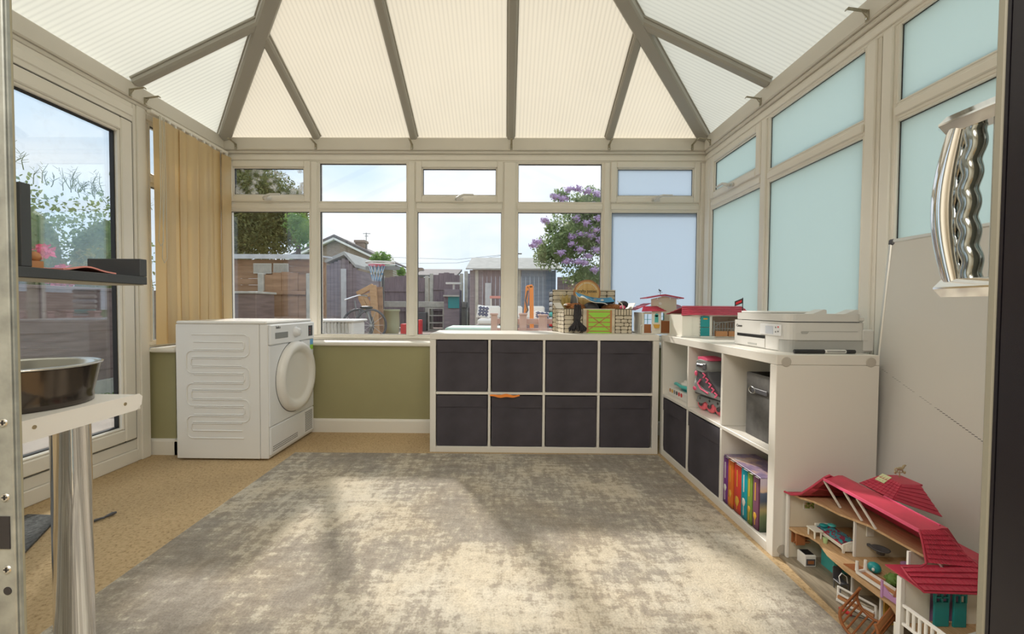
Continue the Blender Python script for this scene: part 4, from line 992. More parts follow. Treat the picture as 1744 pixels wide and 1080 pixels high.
for k in range(46):
    a = random.random()*2*PI; b = random.random()
    px_ = .478; top_ = (px_+.022*math.cos(a)*b, 2.762+.010*math.sin(a), .945+.018*random.random())
    q.tube([top_, (px_+.026*math.cos(a)*b, 2.758, .89), (px_+.014*math.cos(a), 2.762, .848), (px_+.045*math.cos(a)*(.4+b), 2.760+.010*math.sin(a), .80), (px_+.055*math.cos(a)*(.5+b*.6), 2.765, .775+.012*random.random())], [.003, .005, .004, .005, .0015], 5)
o = q.build('yarn', 'plush_dark', ts); o['kind'] = 'stuff'
q = G(); q.tube([(.478+.02*math.cos(a), 2.762+.013*math.sin(a), .848) for a in [2*PI*k/14 for k in range(14)]], .003, 6, 0, True); q.build('binding', 'ink', ts)
# ---------------------------------------------------------------- toy barns
def tile_roof(q, A, B, C_, D, rows, m=0, th=.004, cols=0):     # slope: A,B lower edge, D,C upper edge (A->D)
    A, B, C_, D = map(Vector, (A, B, C_, D)); n = (B-A).cross(D-A).normalized()
    if n.z < 0: n = -n
    for r in range(rows):
        t0, t1 = r/rows, (r+1)/rows
        a0, b0, a1, b1 = A.lerp(D, t0), B.lerp(C_, t0), A.lerp(D, t1), B.lerp(C_, t1)
        vs = [a0+n*th, b0+n*th, b1+n*th*.25, a1+n*th*.25, a0-n*.0012, b0-n*.0012, b1-n*.0012, a1-n*.0012]
        q._add(vs, [(0, 1, 2, 3), (7, 6, 5, 4), (0, 4, 5, 1), (1, 5, 6, 2), (2, 6, 7, 3), (3, 7, 4, 0)], m)
        if cols:
            for c in range(1, cols):
                p0 = a0.lerp(b0, c/cols)+n*(th*1.02); p1 = a1.lerp(b1, c/cols)+n*(th*.4); q.bar(p0, p1, .0012, .0016, m)
b1 = thing('toy_stable', 'cream toy stable with crimson roofs and weather vane in the corner', 'toy building', (1.03, 2.83, .769))
def B1(nm, m, *bxs, par=b1):
    q = G()
    for b in bxs: q.box(*b)
    return q.build(nm, m, par)
z0 = .769
B1('base_plate', 'offwhite', ((.890, 2.70, z0), (1.180, 2.99, z0+.006)))
zb = z0+.0065
B1('left_wall', 'toywhite', ((.900, 2.725, zb), (.905, 2.90, zb+.135)), ((.900, 2.720, zb), (.912, 2.7245, zb+.135)))
w1 = B1('front_wall', 'toywhite', ((.912, 2.72, zb+.125), (.960, 2.725, zb+.138)), ((.960, 2.712, zb), (1.020, 2.717, zb+.150)), ((1.015, 2.7175, zb), (1.020, 2.745, zb+.15)))
B1('teal_window', 'teal', ((.934, 2.722, zb+.06), (.937, 2.726, zb+.125)), ((.912, 2.722, zb+.088), (.960, 2.726, zb+.091)), ((.912, 2.722, zb+.060), (.915, 2.726, zb+.125)))
B1('half_door', 'brown', ((.912, 2.722, zb), (.959, 2.727, zb+.058)))
q = G(); q.cyl((.990, 2.7118, zb+.118), (.990, 2.7108, zb+.118), .012, seg=20); q.box((.978, 2.7108, zb+.070), (1.002, 2.7118, zb+.118)); q.build('arched_shutter', 'aqua', w1)
q = G(); q.prism([(.970, 2.7115, zb+.058), (1.010, 2.7115, zb+.058), (1.004, 2.7115, zb+.034), (.976, 2.7115, zb+.034)], (0, -.010, 0)); q.build('flower_trough', 'yellow', w1)
B1('stall_gate', 'brown', ((1.024, 2.735, zb), (1.118, 2.741, zb+.075)), ((1.024, 2.733, zb+.072), (1.118, 2.743, zb+.080)))
B1('rear_wall', 'cream', ((1.020, 2.80, zb), (1.035, 2.805, zb+.225)), ((1.068, 2.80, zb), (1.155, 2.805, zb+.225)), ((1.035, 2.80, zb), (1.068, 2.805, zb+.085)), ((1.035, 2.80, zb+.135), (1.068, 2.805, zb+.225)), ((1.155, 2.80, zb), (1.160, 2.97, zb+.160)), ((.985, 2.80, zb+.15), (1.020, 2.805, zb+.225)))
q = G(); q.prism([(.985, 2.80, zb+.2255), (1.155, 2.80, zb+.2255), (1.070, 2.80, zb+.245)], (0, .005, 0)); q.build('gable', 'cream', b1)
q = G(); q.cyl((1.045, 2.7995, zb+.195), (1.045, 2.798, zb+.195), .010, seg=20); q.build('round_vent', 'white', b1)
B1('arched_window', 'teal', ((1.032, 2.796, zb+.082), (1.036, 2.80, zb+.138)), ((1.066, 2.796, zb+.082), (1.071, 2.80, zb+.130)), ((1.050, 2.796, zb+.085), (1.052, 2.80, zb+.138)), ((1.036, 2.796, zb+.108), (1.066, 2.80, zb+.110)), ((1.020, 2.793, zb+.084), (1.031, 2.797, zb+.14)))
q = G(); q.prism([(.945, 2.775, zb+.235), (1.070, 2.775, zb+.258), (1.195, 2.775, zb+.235), (1.195, 2.775, zb+.228), (1.070, 2.775, zb+.250), (.945, 2.775, zb+.228)], (0, .14, 0)); q.build('upper_roof', 'crimson', b1)
q = G(); tile_roof(q, (.885, 2.690, zb+.142), (1.045, 2.690, zb+.145), (1.02, 2.799, zb+.178), (.93, 2.799, zb+.175), 4); q.build('front_roof', 'crimson', b1)
q = G(); tile_roof(q, (.875, 2.79, zb+.150), (.875, 2.95, zb+.150), (.985, 2.95, zb+.198), (.985, 2.80, zb+.198), 4); tile_roof(q, (1.230, 2.78, zb+.155), (1.230, 2.95, zb+.155), (1.156, 2.95, zb+.190), (1.156, 2.80, zb+.190), 3); q.build('side_roof', 'crimson', b1)
q = G()
for dx in (-.05, .035, .09): q.cyl((1.07+dx, 2.782, zb+.222), (1.07+dx, 2.782, zb+.236), .003, seg=8)
q.build('roof_prop', 'white', b1)
wv = G(); wv.cyl((1.060, 2.84, zb+.257), (1.060, 2.84, zb+.283), .0015, seg=8); wv.ball((1.058, 2.84, zb+.284), (.009, .003, .005)); wv.ball((1.051, 2.84, zb+.291), (.004, .002, .005)); wv.bar((1.044, 2.84, zb+.274), (1.076, 2.84, zb+.274), .003, .002); wv.build('weather_vane', 'darkgrey', b1)
q = G()
for x in (.905, .925): q.cyl((x-.02, 2.705, zb), (x-.02, 2.705, zb+.055), .0016, seg=6)
q.box((.884, 2.703, zb+.050), (.907, 2.707, zb+.055)); q.build('fence_piece', 'white', b1)
b2 = thing('toy_barn', 'cream toy barn with crimson tiled roof and teal door beside the printer', 'toy building', (1.2, 2.55, .769))
def B2(nm, m, *bxs, par=b2, bv=0):
    q = G()
    for b in bxs: q.box(*b, 0, bv)
    return q.build(nm, m, par)
B2('base_plate', 'offwhite', ((1.035, 2.435, z0), (1.43, 2.64, z0+.007)), ((1.14, 2.415, z0), (1.22, 2.4345, z0+.006)))
zb = z0+.0075
B2('side_wall', 'toywhite', ((1.045, 2.455, zb), (1.050, 2.635, zb+.125)))
f2 = B2('front_wall', 'toywhite', ((1.045, 2.448, zb), (1.150, 2.454, zb+.125)), ((1.150, 2.448, zb+.118), (1.42, 2.454, zb+.13)), ((1.205, 2.448, zb), (1.222, 2.454, zb+.118)), ((1.40, 2.448, zb), (1.42, 2.454, zb+.118)))
B2('left_bay', 'toywhite', ((1.042, 2.440, zb), (1.100, 2.4475, zb+.118)))
B2('back_wall', 'cream', ((1.051, 2.630, zb), (1.42, 2.635, zb+.13)), ((1.415, 2.455, zb), (1.42, 2.629, zb+.13)))
q = G(); q.box((1.151, 2.440, zb), (1.204, 2.446, zb+.050), 0, .001); q.box((1.151, 2.440, zb+.053), (1.204, 2.446, zb+.108), 0, .001)
q.prism([(1.1775+.0265*math.cos(a), 2.446, zb+.108+.010*math.sin(a)) for a in [PI*k/10 for k in range(11)]], (0, -.006, 0)); dd = q.build('teal_door', 'teal', b2)
q = G(); q.box((1.166, 2.4385, zb+.098), (1.190, 2.4398, zb+.106)); q.build('door_plaque', 'yellow', dd)
q = G()
for k in range(7): q.box((1.145, 2.4425, zb+.006+k*.017), (1.1505, 2.4475, zb+.014+k*.017))
q.build('hinge_block', 'offwhite', b2)
B2('feed_trough', 'tan', ((1.235, 2.425, zb), (1.30, 2.440, zb+.030)), ((1.31, 2.425, zb), (1.35, 2.440, zb+.030)))
q = G()
for k in range(8): q.cyl((1.232+k*.016, 2.442, zb+.030), (1.232+k*.016, 2.442, zb+.078), .0018, seg=6)
q.bar((1.228, 2.442, zb+.078), (1.35, 2.442, zb+.088), .004, .004); q.bar((1.228, 2.442, zb+.045), (1.35, 2.442, zb+.045), .004, .004); q.bar((1.23, 2.442, zb+.05), (1.27, 2.442, zb+.08), .004, .003); q.box((1.226, 2.438, zb), (1.232, 2.444, zb+.09)); q.build('hay_rack', 'midgrey', b2)
q = G(); tile_roof(q, (1.095, 2.425, zb+.125), (1.44, 2.425, zb+.125), (1.44, 2.535, zb+.178), (1.105, 2.535, zb+.178), 5, cols=0); q.build('front_roof', 'crimson', b2)
q = G(); tile_roof(q, (1.44, 2.65, zb+.125), (1.030, 2.65, zb+.125), (1.105, 2.535, zb+.178), (1.44, 2.535, zb+.178), 5); q.build('rear_roof', 'crimson', b2)
q = G(); tile_roof(q, (1.030, 2.425, zb+.122), (1.0945, 2.425, zb+.125), (1.1045, 2.535, zb+.178), (1.080, 2.535, zb+.178), 5); q.build('corner_roof', 'crimson', b2)
# ---------------------------------------------------------------- doll house on the floor
dh = thing('doll_house', 'large open cream doll house with crimson tiled roof, on the floor before the whiteboard', 'doll house', (1.2, 1.2, 0))
def D(nm, m, *bxs, par=None, bv=0):
    q = G()
    for b in bxs: q.box(*b, 0, bv)
    return q.build(nm, m, par or dh)
BX = 1.335      # back wall
q = G(); q.prism([(1.040, 1.545, .001), (1.010, .86, .001), (1.345, .86, .001), (1.345, 1.545, .001)], (0, 0, .009)); q.build('ground_floor', mat('toy_floor', (.30, .25, .18), .6, var=.25, vscale=12, vsc=(8, 1, 1)), dh)
def floor_poly(front, z, th, nm, m):
    q = G(); q.prism([(x, y, z) for x, y in front]+[(BX-.001, front[-1][1], z), (BX-.001, front[0][1], z)], (0, 0, th)); return q.build(nm, m, dh)
floor_poly([(1.062, 1.530), (1.066, 1.50), (1.095, 1.47), (1.10, 1.43), (1.075, 1.36), (1.068, 1.28), (1.070, 1.13), (1.045, 1.08), (1.045, .87)], .118, .007, 'first_floor', 'toywood')
floor_poly([(1.068, 1.530), (1.078, 1.50), (1.105, 1.47), (1.115, 1.44), (1.125, 1.38), (1.162, 1.307), (1.168, 1.22), (1.176, 1.135)], .246, .007, 'attic_floor', 'toywood')
D('back_wall', 'cream', ((BX, .87, .0105), (BX+.004, 1.534, .2455)))
D('end_wall', 'cream', ((1.064, 1.5305, .0105), (BX-.0005, 1.5345, .1175)), ((1.064, 1.5305, .1255), (BX-.0005, 1.5345, .2455)))
D('corner_post', 'white', ((1.056, 1.526, .0105), (1.063, 1.538, .255))); D('corner_post', 'white', ((1.026, 1.056, .0105), (1.036, 1.068, .246)))
for x, y, za, zb_ in ((1.150, 1.345, .1255, .2455), (1.160, 1.175, .1255, .2455), (1.130, 1.325, .0105, .1175), (1.10, 1.19, .0105, .1175)):
    D('inner_post', 'white', ((x, y, za), (x+.006, y+.006, zb_)))
for b_ in (((1.157, 1.346, .1255), (BX-.001, 1.350, .2455)), ((1.167, 1.176, .1255), (BX-.001, 1.180, .2455)), ((1.137, 1.326, .0105), (BX-.001, 1.330, .1175))): D('partition', 'cream', b_)
D('dark_panel', 'darkgrey', ((1.15, 1.3305, .0105), (1.26, 1.334, .100))); D('dark_panel', 'darkgrey', ((1.185, 1.1805, .135), (1.235, 1.184, .215)))
D('ochre_panel', 'yellow', ((1.12, 1.20, .0105), (1.20, 1.206, .100)))
D('near_wall', 'toywhite', ((1.037, 1.060, .1255), (1.105, 1.064, .2455)), ((1.185, 1.060, .1255), (BX-.001, 1.064, .2455)), ((1.105, 1.060, .222), (1.185, 1.064, .2455)))
D('near_side_wall', 'toywhite', ((1.028, 1.069, .0105), (1.032, 1.075, .117)), ((1.03, .875, .0105), (1.035, 1.055, .085)))
# roof: front ridge, swept far gable, hip end of tile rows at the near end
zr = .362
q = G()
prof = [(1.535, .2560), (1.505, .2580), (1.48, .272), (1.462, .305), (1.440, .350), (1.43, zr)]
xf = [1.050, 1.055, 1.070, 1.095, 1.125, 1.135]
vs = []
for (y, z), x in zip(prof, xf): vs += [Vector((x, y, z)), Vector((BX, y+.001, min(z, .27)))]
n_ = len(prof)
for k in range(n_-1):
    a, b, c, d = vs[2*k], vs[2*k+1], vs[2*k+3], vs[2*k+2]; q._add([a, b, c, d, a-Vector((0, 0, .004)), b-Vector((0, 0, .004)), c-Vector((0, 0, .004)), d-Vector((0, 0, .004))], [(0, 1, 2, 3), (7, 6, 5, 4), (0, 4, 5, 1), (2, 6, 7, 3), (0, 3, 7, 4)], 0, True)
q.tube([(x-.002, y, z) for (y, z), x in zip(prof, xf)], .004, 6); q.build('far_gable_roof', 'crimson', dh)
q = G(); q.prism([(1.112, 1.430, zr-.014), (1.16, 1.430, zr), (1.175, 1.430, zr), (1.245, 1.430, .262), (1.333, 1.430, .252), (1.333, 1.430, .2555), (1.240, 1.430, .258), (1.170, 1.430, zr-.008), (1.158, 1.430, zr-.008), (1.114, 1.430, zr-.020)], (0, -.342, 0)); q.build('main_roof', 'crimson', dh)
q = G(); q.bar((1.113, 1.432, zr-.016), (1.103, 1.088, zr-.010), .005, .008); q.build('ridge_trim', 'pink', dh)
for y in (1.44, 1.355, 1.305, 1.105):
    q = G(); q.bar((1.120, y, zr-.024), (1.155, y-.03, .257), .007, .004, 0, (1, 0, 0)); q.build('roof_strut', 'offwhite', dh)
q = G(); LB = [Vector(p) for p in ((1.102, 1.088, .357), (1.100, 1.074, .3215), (1.096, 1.060, .286))]; LB2 = [Vector((1.022, 1.050, .276)), Vector((1.022, 1.030, .266)), Vector((1.032, 1.006, .248))]
RB = [Vector((1.165, 1.088, .357)), Vector((1.196, 1.058, .301)), Vector((1.235, 1.004, .246))]
def pl_(P, t): k = min(int(t*(len(P)-1)), len(P)-2); return P[k].lerp(P[k+1], t*(len(P)-1)-k)
for k in range(11):
    t0, t1 = k/11, (k+1)/11; L_ = LB if k < 7 else LB2
    l0, l1 = (pl_(LB, t0/(7/11)), pl_(LB, t1/(7/11)-.0001)) if k < 7 else (pl_(LB2, (k-7)/4), pl_(LB2, (k-6)/4-.0001))
    tile_roof(q, l1, pl_(RB, t1-.0001), pl_(RB, t0), l0, 1, 0, .006, 14)
q.build('near_tiled_roof', 'crimson', dh)
q = G(); q.tube([(1.100, 1.088, .358), (1.098, 1.075, .322), (1.092, 1.060, .284), (1.075, 1.056, .277), (1.022, 1.052, .278), (1.018, 1.03, .268), (1.030, 1.004, .247), (1.235, 1.001, .245)], .0028, 6)
q.prism([(1.034, 1.008, .243), (1.335, 1.008, .243), (1.335, 1.10, .252), (1.024, 1.10, .252)], (0, 0, .003)); q.prism([(1.20, 1.06, .30), (1.24, 1.003, .244), (1.335, 1.003, .244), (1.335, 1.088, .250), (1.25, 1.088, .262)], (0, 0, .003)); q.build('near_eave', 'crimson', dh)
q = G(); tile_roof(q, (1.20, 1.39, .352), (1.20, 1.27, .352), (1.245, 1.29, .392), (1.245, 1.36, .392), 6, 0, .003, 8); q.prism([(1.20, 1.39, .352), (1.245, 1.36, .392), (1.30, 1.36, .392), (1.30, 1.40, .30)], (0, .003, 0)); tile_roof(q, (1.20, 1.27, .352), (1.33, 1.25, .31), (1.30, 1.29, .392), (1.245, 1.29, .392), 6, 0, .003); q.box((1.245, 1.29, .386), (1.31, 1.36, .392)); q.build('dormer_roof', 'crimson', dh)
q = G(); q.bar((1.225, 1.345, .378), (1.25, 1.345, .397), .032, .002); q.build('skylight', mat('toy_skylight', (.62, .66, .38), .4), dh)
q = G(); q.bar((1.172, 1.27, zr+.001), (1.166, 1.10, zr+.001), .004, .004); q.build('ridge_tile', 'pink', dh)
q = G(); q.cyl((1.29, 1.345, .392), (1.29, 1.345, .412), .0018, seg=8); q.bar((1.275, 1.345, .408), (1.307, 1.345, .408), .002, .002); q.ball((1.276, 1.345, .408), (.004, .003, .005)); q.ball((1.306, 1.345, .408), (.004, .003, .005))
q.ball((1.291, 1.345, .420), (.011, .003, .006)); q.bar((1.299, 1.345, .421), (1.304, 1.345, .431), .004, .005, 0, (0, 1, 0)); q.ball((1.306, 1.345, .431), (.005, .0025, .003)); q.bar((1.283, 1.345, .417), (1.281, 1.345, .410), .003, .003, 0, (0, 1, 0)); q.bar((1.298, 1.345, .417), (1.301, 1.345, .410), .003, .003, 0, (0, 1, 0)); q.tube([(1.281, 1.345, .423), (1.275, 1.345, .421), (1.274, 1.345, .414)], .002, 5)
q.build('weather_vane', 'brass', dh)
# porch railing
q = G(); q.bar((1.030, 1.052, .178), (1.035, .875, .178), .007, .006); q.bar((1.030, 1.052, .130), (1.035, .875, .130), .007, .006); q.build('rail', 'white', dh)
for k in range(12):
    y = 1.040-k*.0145; x = 1.030+(1.052-y)/.177*.005
    q = G(); q.cyl((x, y, .133), (x, y, .175), .0034, seg=8); q.build('baluster', 'white', dh)
q = G()
q.box((1.105, 1.048, .126), (1.143, 1.053, .19), 0, .001); 
for a, b in (((1.105, .19), (1.1095, .238)), ((1.1225, .19), (1.1265, .232)), ((1.139, .19), (1.143, .238)), ((1.109, .231), (1.139, .238)), ((1.109, .20), (1.139, .204))): q.box((a[0], 1.048, a[1]), (b[0], 1.053, b[1]))
tdr = q.build('teal_door', 'teal', dh)
q = G(); q.box((1.152, 1.046, .126), (1.185, 1.051, .19), 0, .001)
for a, b in (((1.152, .19), (1.156, .238)), ((1.167, .19), (1.170, .232)), ((1.181, .19), (1.185, .238)), ((1.156, .231), (1.181, .238)), ((1.156, .208), (1.181, .212))): q.box((a[0], 1.046, a[1]), (b[0], 1.051, b[1]))
q.build('teal_door', 'teal', dh)
q = G(); q.box((1.10, 1.066, .127), (1.19, 1.068, .235)); q.build('door_backing', 'lilac', dh)
D('picture', 'white', ((1.115, 1.5290, .193), (1.158, 1.5303, .222)))
m, N, L, B = newmat('toy_picture'); v = coords(N, L); L.new(ramp(N, L, noise(N, L, v, 130, 2), [(.35, (.06, .10, .03)), (.5, (.30, .42, .08)), (.55, (.45, .22, .16)), (.7, (.8, .72, .6))]), B.inputs['Base Color']); M['pic'] = m
D('picture_print', 'pic', ((1.118, 1.5283, .196), (1.155, 1.5289, .219)))
D('teal_picture', 'teal', ((1.17, 1.3505, .165), (1.215, 1.352, .225)), )
# toy furniture
def toy(nm, label, cat, m, fn, loc, grp=None):
    t = thing(nm, label, cat, loc); 
    for pn, pm, pf in fn: q = G(); pf(q); q.build(pn, pm, t)
    return t
def boxes(*bs, bev=.001): return lambda q: [q.box(*b, 0, bev) for b in bs]
Zf, Zg = .1255, .0105
m, N, L, B = newmat('toy_quilt'); v = coords(N, L); L.new(ramp(N, L, noise(N, L, v, 75, 2), [(.38, (.25, .03, .07)), (.45, (.02, .30, .33)), (.55, (.10, .12, .22)), (.6, (.05, .42, .42)), (.7, (.5, .6, .55))], 'CONSTANT'), B.inputs['Base Color']); B.inputs['Roughness'].default_value = .8; M['quilt'] = m
def bedz(dx=0): return Zf
bed = toy('toy_bed', 'cream toy bed with teal patterned quilt on the doll house first floor', 'toy bed', None, [
 ('bed_frame', 'toywhite', boxes(((1.132, 1.370, Zf+.008), (1.196, 1.376, Zf+.022)), ((1.132, 1.490, Zf+.008), (1.196, 1.496, Zf+.034)), ((1.132, 1.3765, Zf+.010), (1.136, 1.4895, Zf+.021)), ((1.192, 1.3765, Zf+.010), (1.196, 1.4895, Zf+.021)))),
 ('mattress', 'crimson', boxes(((1.1365, 1.377, Zf+.014), (1.1915, 1.489, Zf+.026)), bev=.003)),
 ('quilt', 'quilt', lambda q: q.grid(lambda u, v: Vector((1.1355+u*.057, 1.3775+v*.111, Zf+.0275+.005*math.sin(PI*u)+.002*math.sin(9*u+11*v))), 10, 14, 0, (0, 0, -.003))),
 ('pillow', 'teal', lambda q: q.ball((1.150, 1.475, Zf+.036), (.014, .012, .005))), ('pillow', 'aqua', lambda q: q.ball((1.178, 1.474, Zf+.037), (.014, .012, .005))),
 ('footboard', 'toywhite', lambda q: q.prism([(1.130, 1.364, Zf), (1.136, 1.364, Zf), (1.136, 1.364, Zf+.006), (1.192, 1.364, Zf+.006), (1.192, 1.364, Zf), (1.198, 1.364, Zf)]+[(1.198-.068*t, 1.364, Zf+.028+.010*math.sin(PI*t)) for t in [k/10 for k in range(11)]], (0, .005, 0)))], (1.16, 1.43, Zf))
for k in range(9): q = G(); q.box((1.140+k*.006, 1.3625, Zf+.010), (1.143+k*.006, 1.3638, Zf+.028)); q.build('slat', 'toywhite', bed)
def table_fn(x0, y0, x1, y1, z, h): 
    return [('top', 'toywhite', boxes(((x0, y0, z+h-.005), (x1, y1, z+h))))]+[('leg', 'toywhite', (lambda q, x=x, y=y: q.cyl((x, y, z), (x, y, z+h-.0055), .0025, .0035, 8))) for x in (x0+.005, x1-.005) for y in (y0+.005, y1-.005)]
toy('toy_table', 'small cream toy side table beside the toy bed', 'toy table', None, table_fn(1.095, 1.445, 1.127, 1.485, Zf, .030), (1.11, 1.47, Zf))
toy('toy_cup', 'pale green toy beaker on the floor beside the toy bed', 'toy cup', None, [('beaker', mat('toy_green', (.45, .62, .30), .4), lambda q: q.cyl((1.118, 1.425, Zf), (1.118, 1.425, Zf+.018), .006, .008, 12))], (1.118, 1.425, Zf))
toy('toy_plate_rack', 'brown toy plate rack hanging below the doll house first floor', 'toy rack', None, [('side', 'brown', boxes(((1.072, 1.50, .072), (1.104, 1.505, .116)))), ('side', 'brown', boxes(((1.072, 1.512, .072), (1.128, 1.516, .0795)))), ('back', 'brown', boxes(((1.072, 1.524, .070), (1.128, 1.529, .116))))]+[('rail', 'tan', (lambda q, z=z: q.bar((1.105, 1.510, z), (1.128, 1.510, z), .010, .003))) for z in (.080, .092, .104)]+[('dowel', 'tan', (lambda q, k=k: q.cyl((1.078+k*.006, 1.514, .080), (1.078+k*.006, 1.514, .115), .0013, seg=6))) for k in range(8)], (1.1, 1.515, .07))
toy('toy_oven', 'white toy oven with dark top and glass door on the doll house ground floor', 'toy oven', None, [('body', 'white', boxes(((1.083, 1.470, Zg), (1.123, 1.512, Zg+.042)), bev=.002)), ('hob', 'dark', boxes(((1.087, 1.475, Zg+.0425), (1.119, 1.507, Zg+.044)))), ('door', 'darkgrey', boxes(((1.087, 1.4685, Zg+.006), (1.119, 1.4698, Zg+.030)))), ('inner_window', 'brown', boxes(((1.092, 1.4678, Zg+.012), (1.114, 1.4684, Zg+.024))))], (1.1, 1.49, Zg))
toy('toy_cabinet', 'aqua toy cabinet standing on the doll house ground floor', 'toy cabinet', None, [('body', 'aqua', boxes(((1.155, 1.43, Zg), (1.215, 1.49, Zg+.080)))), ('door', 'aqua', boxes(((1.158, 1.4275, Zg+.004), (1.184, 1.4295, Zg+.076)))), ('door', 'aqua', boxes(((1.186, 1.4275, Zg+.004), (1.212, 1.4295, Zg+.076))))], (1.185, 1.46, Zg))
toy('toy_chair', 'black toy chair with white wire back under the first floor', 'toy chair', None, [('seat', 'darkgrey', boxes(((1.10, 1.335, Zg+.026), (1.130, 1.365, Zg+.030)))), ('back', 'darkgrey', boxes(((1.10, 1.366, Zg+.028), (1.130, 1.369, Zg+.070))))]+[('leg', 'darkgrey', (lambda q, x=x, y=y: q.cyl((x, y, Zg), (x, y, Zg+.0255), .0016, seg=6))) for x in (1.102, 1.128) for y in (1.337, 1.363)]+[('wire_back', 'white', lambda q: q.tube([(1.102, 1.338, Zg+.031), (1.099, 1.340, Zg+.052), (1.112, 1.345, Zg+.060), (1.124, 1.340, Zg+.052), (1.126, 1.338, Zg+.031)], .0016, 6))], (1.115, 1.35, Zg))
toy('toy_bench', 'white toy bench with slatted pink seat tipped on the ground floor', 'toy bench', None, [('end_frame', 'white', boxes(((1.065, 1.300, Zg), (1.070, 1.306, Zg+.046)))), ('end_frame', 'white', boxes(((1.108, 1.215, Zg), (1.113, 1.221, Zg+.046)))), ('top_rail', 'white', lambda q: q.bar((1.068, 1.303, Zg+.044), (1.110, 1.218, Zg+.044), .004, .005)), ('lower_rail', 'white', lambda q: q.bar((1.058, 1.298, Zg+.006), (1.098, 1.213, Zg+.006), .004, .006)), ('mid_rail', 'white', lambda q: q.bar((1.063, 1.300, Zg+.026), (1.103, 1.215, Zg+.026), .004, .005)), ('seat_board', 'tan', lambda q: q.bar((1.066, 1.300, Zg+.015), (1.106, 1.217, Zg+.015), .012, .008))], (1.08, 1.24, Zg))
toy('toy_brush', 'small red toy brush with grey handle on the ground floor', 'toy brush', None, [('head', 'red', lambda q: q.bar((1.038, 1.262, Zg+.005), (1.052, 1.232, Zg+.005), .009, .009, 0, (0, 0, 1), .002)), ('handle', 'darkgrey', lambda q: q.cyl((1.052, 1.232, Zg+.004), (1.090, 1.215, Zg+.004), .0015, seg=6))], (1.045, 1.25, Zg))
toy('toy_rug', 'brown toy mat lying on the first floor under the overturned table', 'toy mat', None, [('mat', 'brown', lambda q: q.prism([(1.083, 1.305, Zf+.0005), (1.125, 1.305, Zf+.0005), (1.155, 1.19, Zf+.0005), (1.10, 1.19, Zf+.0005)], (0, 0, .002)))], (1.12, 1.25, Zf))
ot = toy('toy_table', 'white toy table overturned with legs up on the first floor', 'toy table', None, [('side_rail', 'white', lambda q: q.bar((1.083, 1.255, Zf+.008), (1.094, 1.150, Zf+.008), .006, .008)), ('side_rail', 'white', lambda q: q.bar((1.115, 1.262, Zf+.008), (1.128, 1.155, Zf+.008), .006, .008)), ('end_rail', 'white', lambda q: q.bar((1.083, 1.256, Zf+.008), (1.115, 1.262, Zf+.008), .006, .008)), ('table_top', 'tan', lambda q: q.prism([(1.086, 1.252, Zf+.003), (1.113, 1.259, Zf+.003), (1.126, 1.155, Zf+.003), (1.096, 1.150, Zf+.003)], (0, 0, .003)))]+[('leg', 'white', (lambda q, x=x, y=y: q.cyl((x, y, Zf+.012), (x, y, Zf+.042), .0048, .004, 10))) for x, y in ((1.083, 1.255), (1.114, 1.261), (1.127, 1.160))], (1.1, 1.2, Zf))
toy('toy_ball', 'teal toy helmet-like ball on the doll house first floor', 'toy ball', None, [('ball', 'teal', lambda q: q.ball((1.145, 1.265, Zf+.016), (.017, .017, .016))), ('white_mark', 'white', lambda q: q.ball((1.133, 1.255, Zf+.016), (.004, .004, .005)))], (1.145, 1.265, Zf))
toy('toy_bush', 'olive green leafy toy bush on the doll house first floor', 'toy plant', None, [('foliage', 'leaf_light', lambda q: (q.ball((1.150, 1.205, Zf+.016), (.022, .022, .016), 0, 14, 9, .25), q.leaves((1.150, 1.205, Zf+.017), (.024, .024, .018), 60, .006)))], (1.15, 1.205, Zf))
toy('toy_basin', 'dark grey toy wash basin on the first-floor wall below a mirror', 'toy basin', None, [('bowl', 'darkgrey', lambda q: q.lathe([(0, -.016), (.010, -.015), (.012, -.005), (.022, 0), (.024, .003), (.020, .002), (0, -.002)], (1.195, 1.30, .178), 20)), ('wall_arm', 'darkgrey', boxes(((1.190, 1.30, .164), (1.200, 1.3455, .172)))), ('mirror', 'offwhite', boxes(((1.187, 1.3425, .195), (1.212, 1.3455, .228)))), ('lamp', 'midgrey', boxes(((1.19, 1.335, .229), (1.212, 1.3455, .234))))], (1.195, 1.30, .165))
toy('toy_stool', 'pale lilac round toy stool top beside the dark panel', 'toy stool', None, [('seat', 'lilac', lambda q: q.cyl((1.225, 1.235, .165), (1.225, 1.235, .168), .022, seg=20)), ('stem', 'darkgrey', lambda q: q.cyl((1.225, 1.235, Zf), (1.225, 1.235, .1645), .003, seg=8))], (1.225, 1.235, Zf))
toy('toy_gate', 'lilac toy gate with heart-cut board at the first floor edge', 'toy gate', None, [('post', 'lilac', boxes(((1.066, 1.152, Zf), (1.071, 1.158, Zf+.050)))), ('post', 'lilac', boxes(((1.070, 1.100, Zf), (1.075, 1.106, Zf+.040)))), ('post', 'lilac', boxes(((1.070, 1.088, Zf), (1.075, 1.094, Zf+.040)))), ('board', 'lilac', lambda q: q.prism([(1.069, 1.151, Zf+.008), (1.073, 1.107, Zf+.008), (1.073, 1.107, Zf+.032), (1.071, 1.125, Zf+.022), (1.070, 1.135, Zf+.026), (1.069, 1.151, Zf+.036)], (.003, 0, 0)))], (1.07, 1.12, Zf))
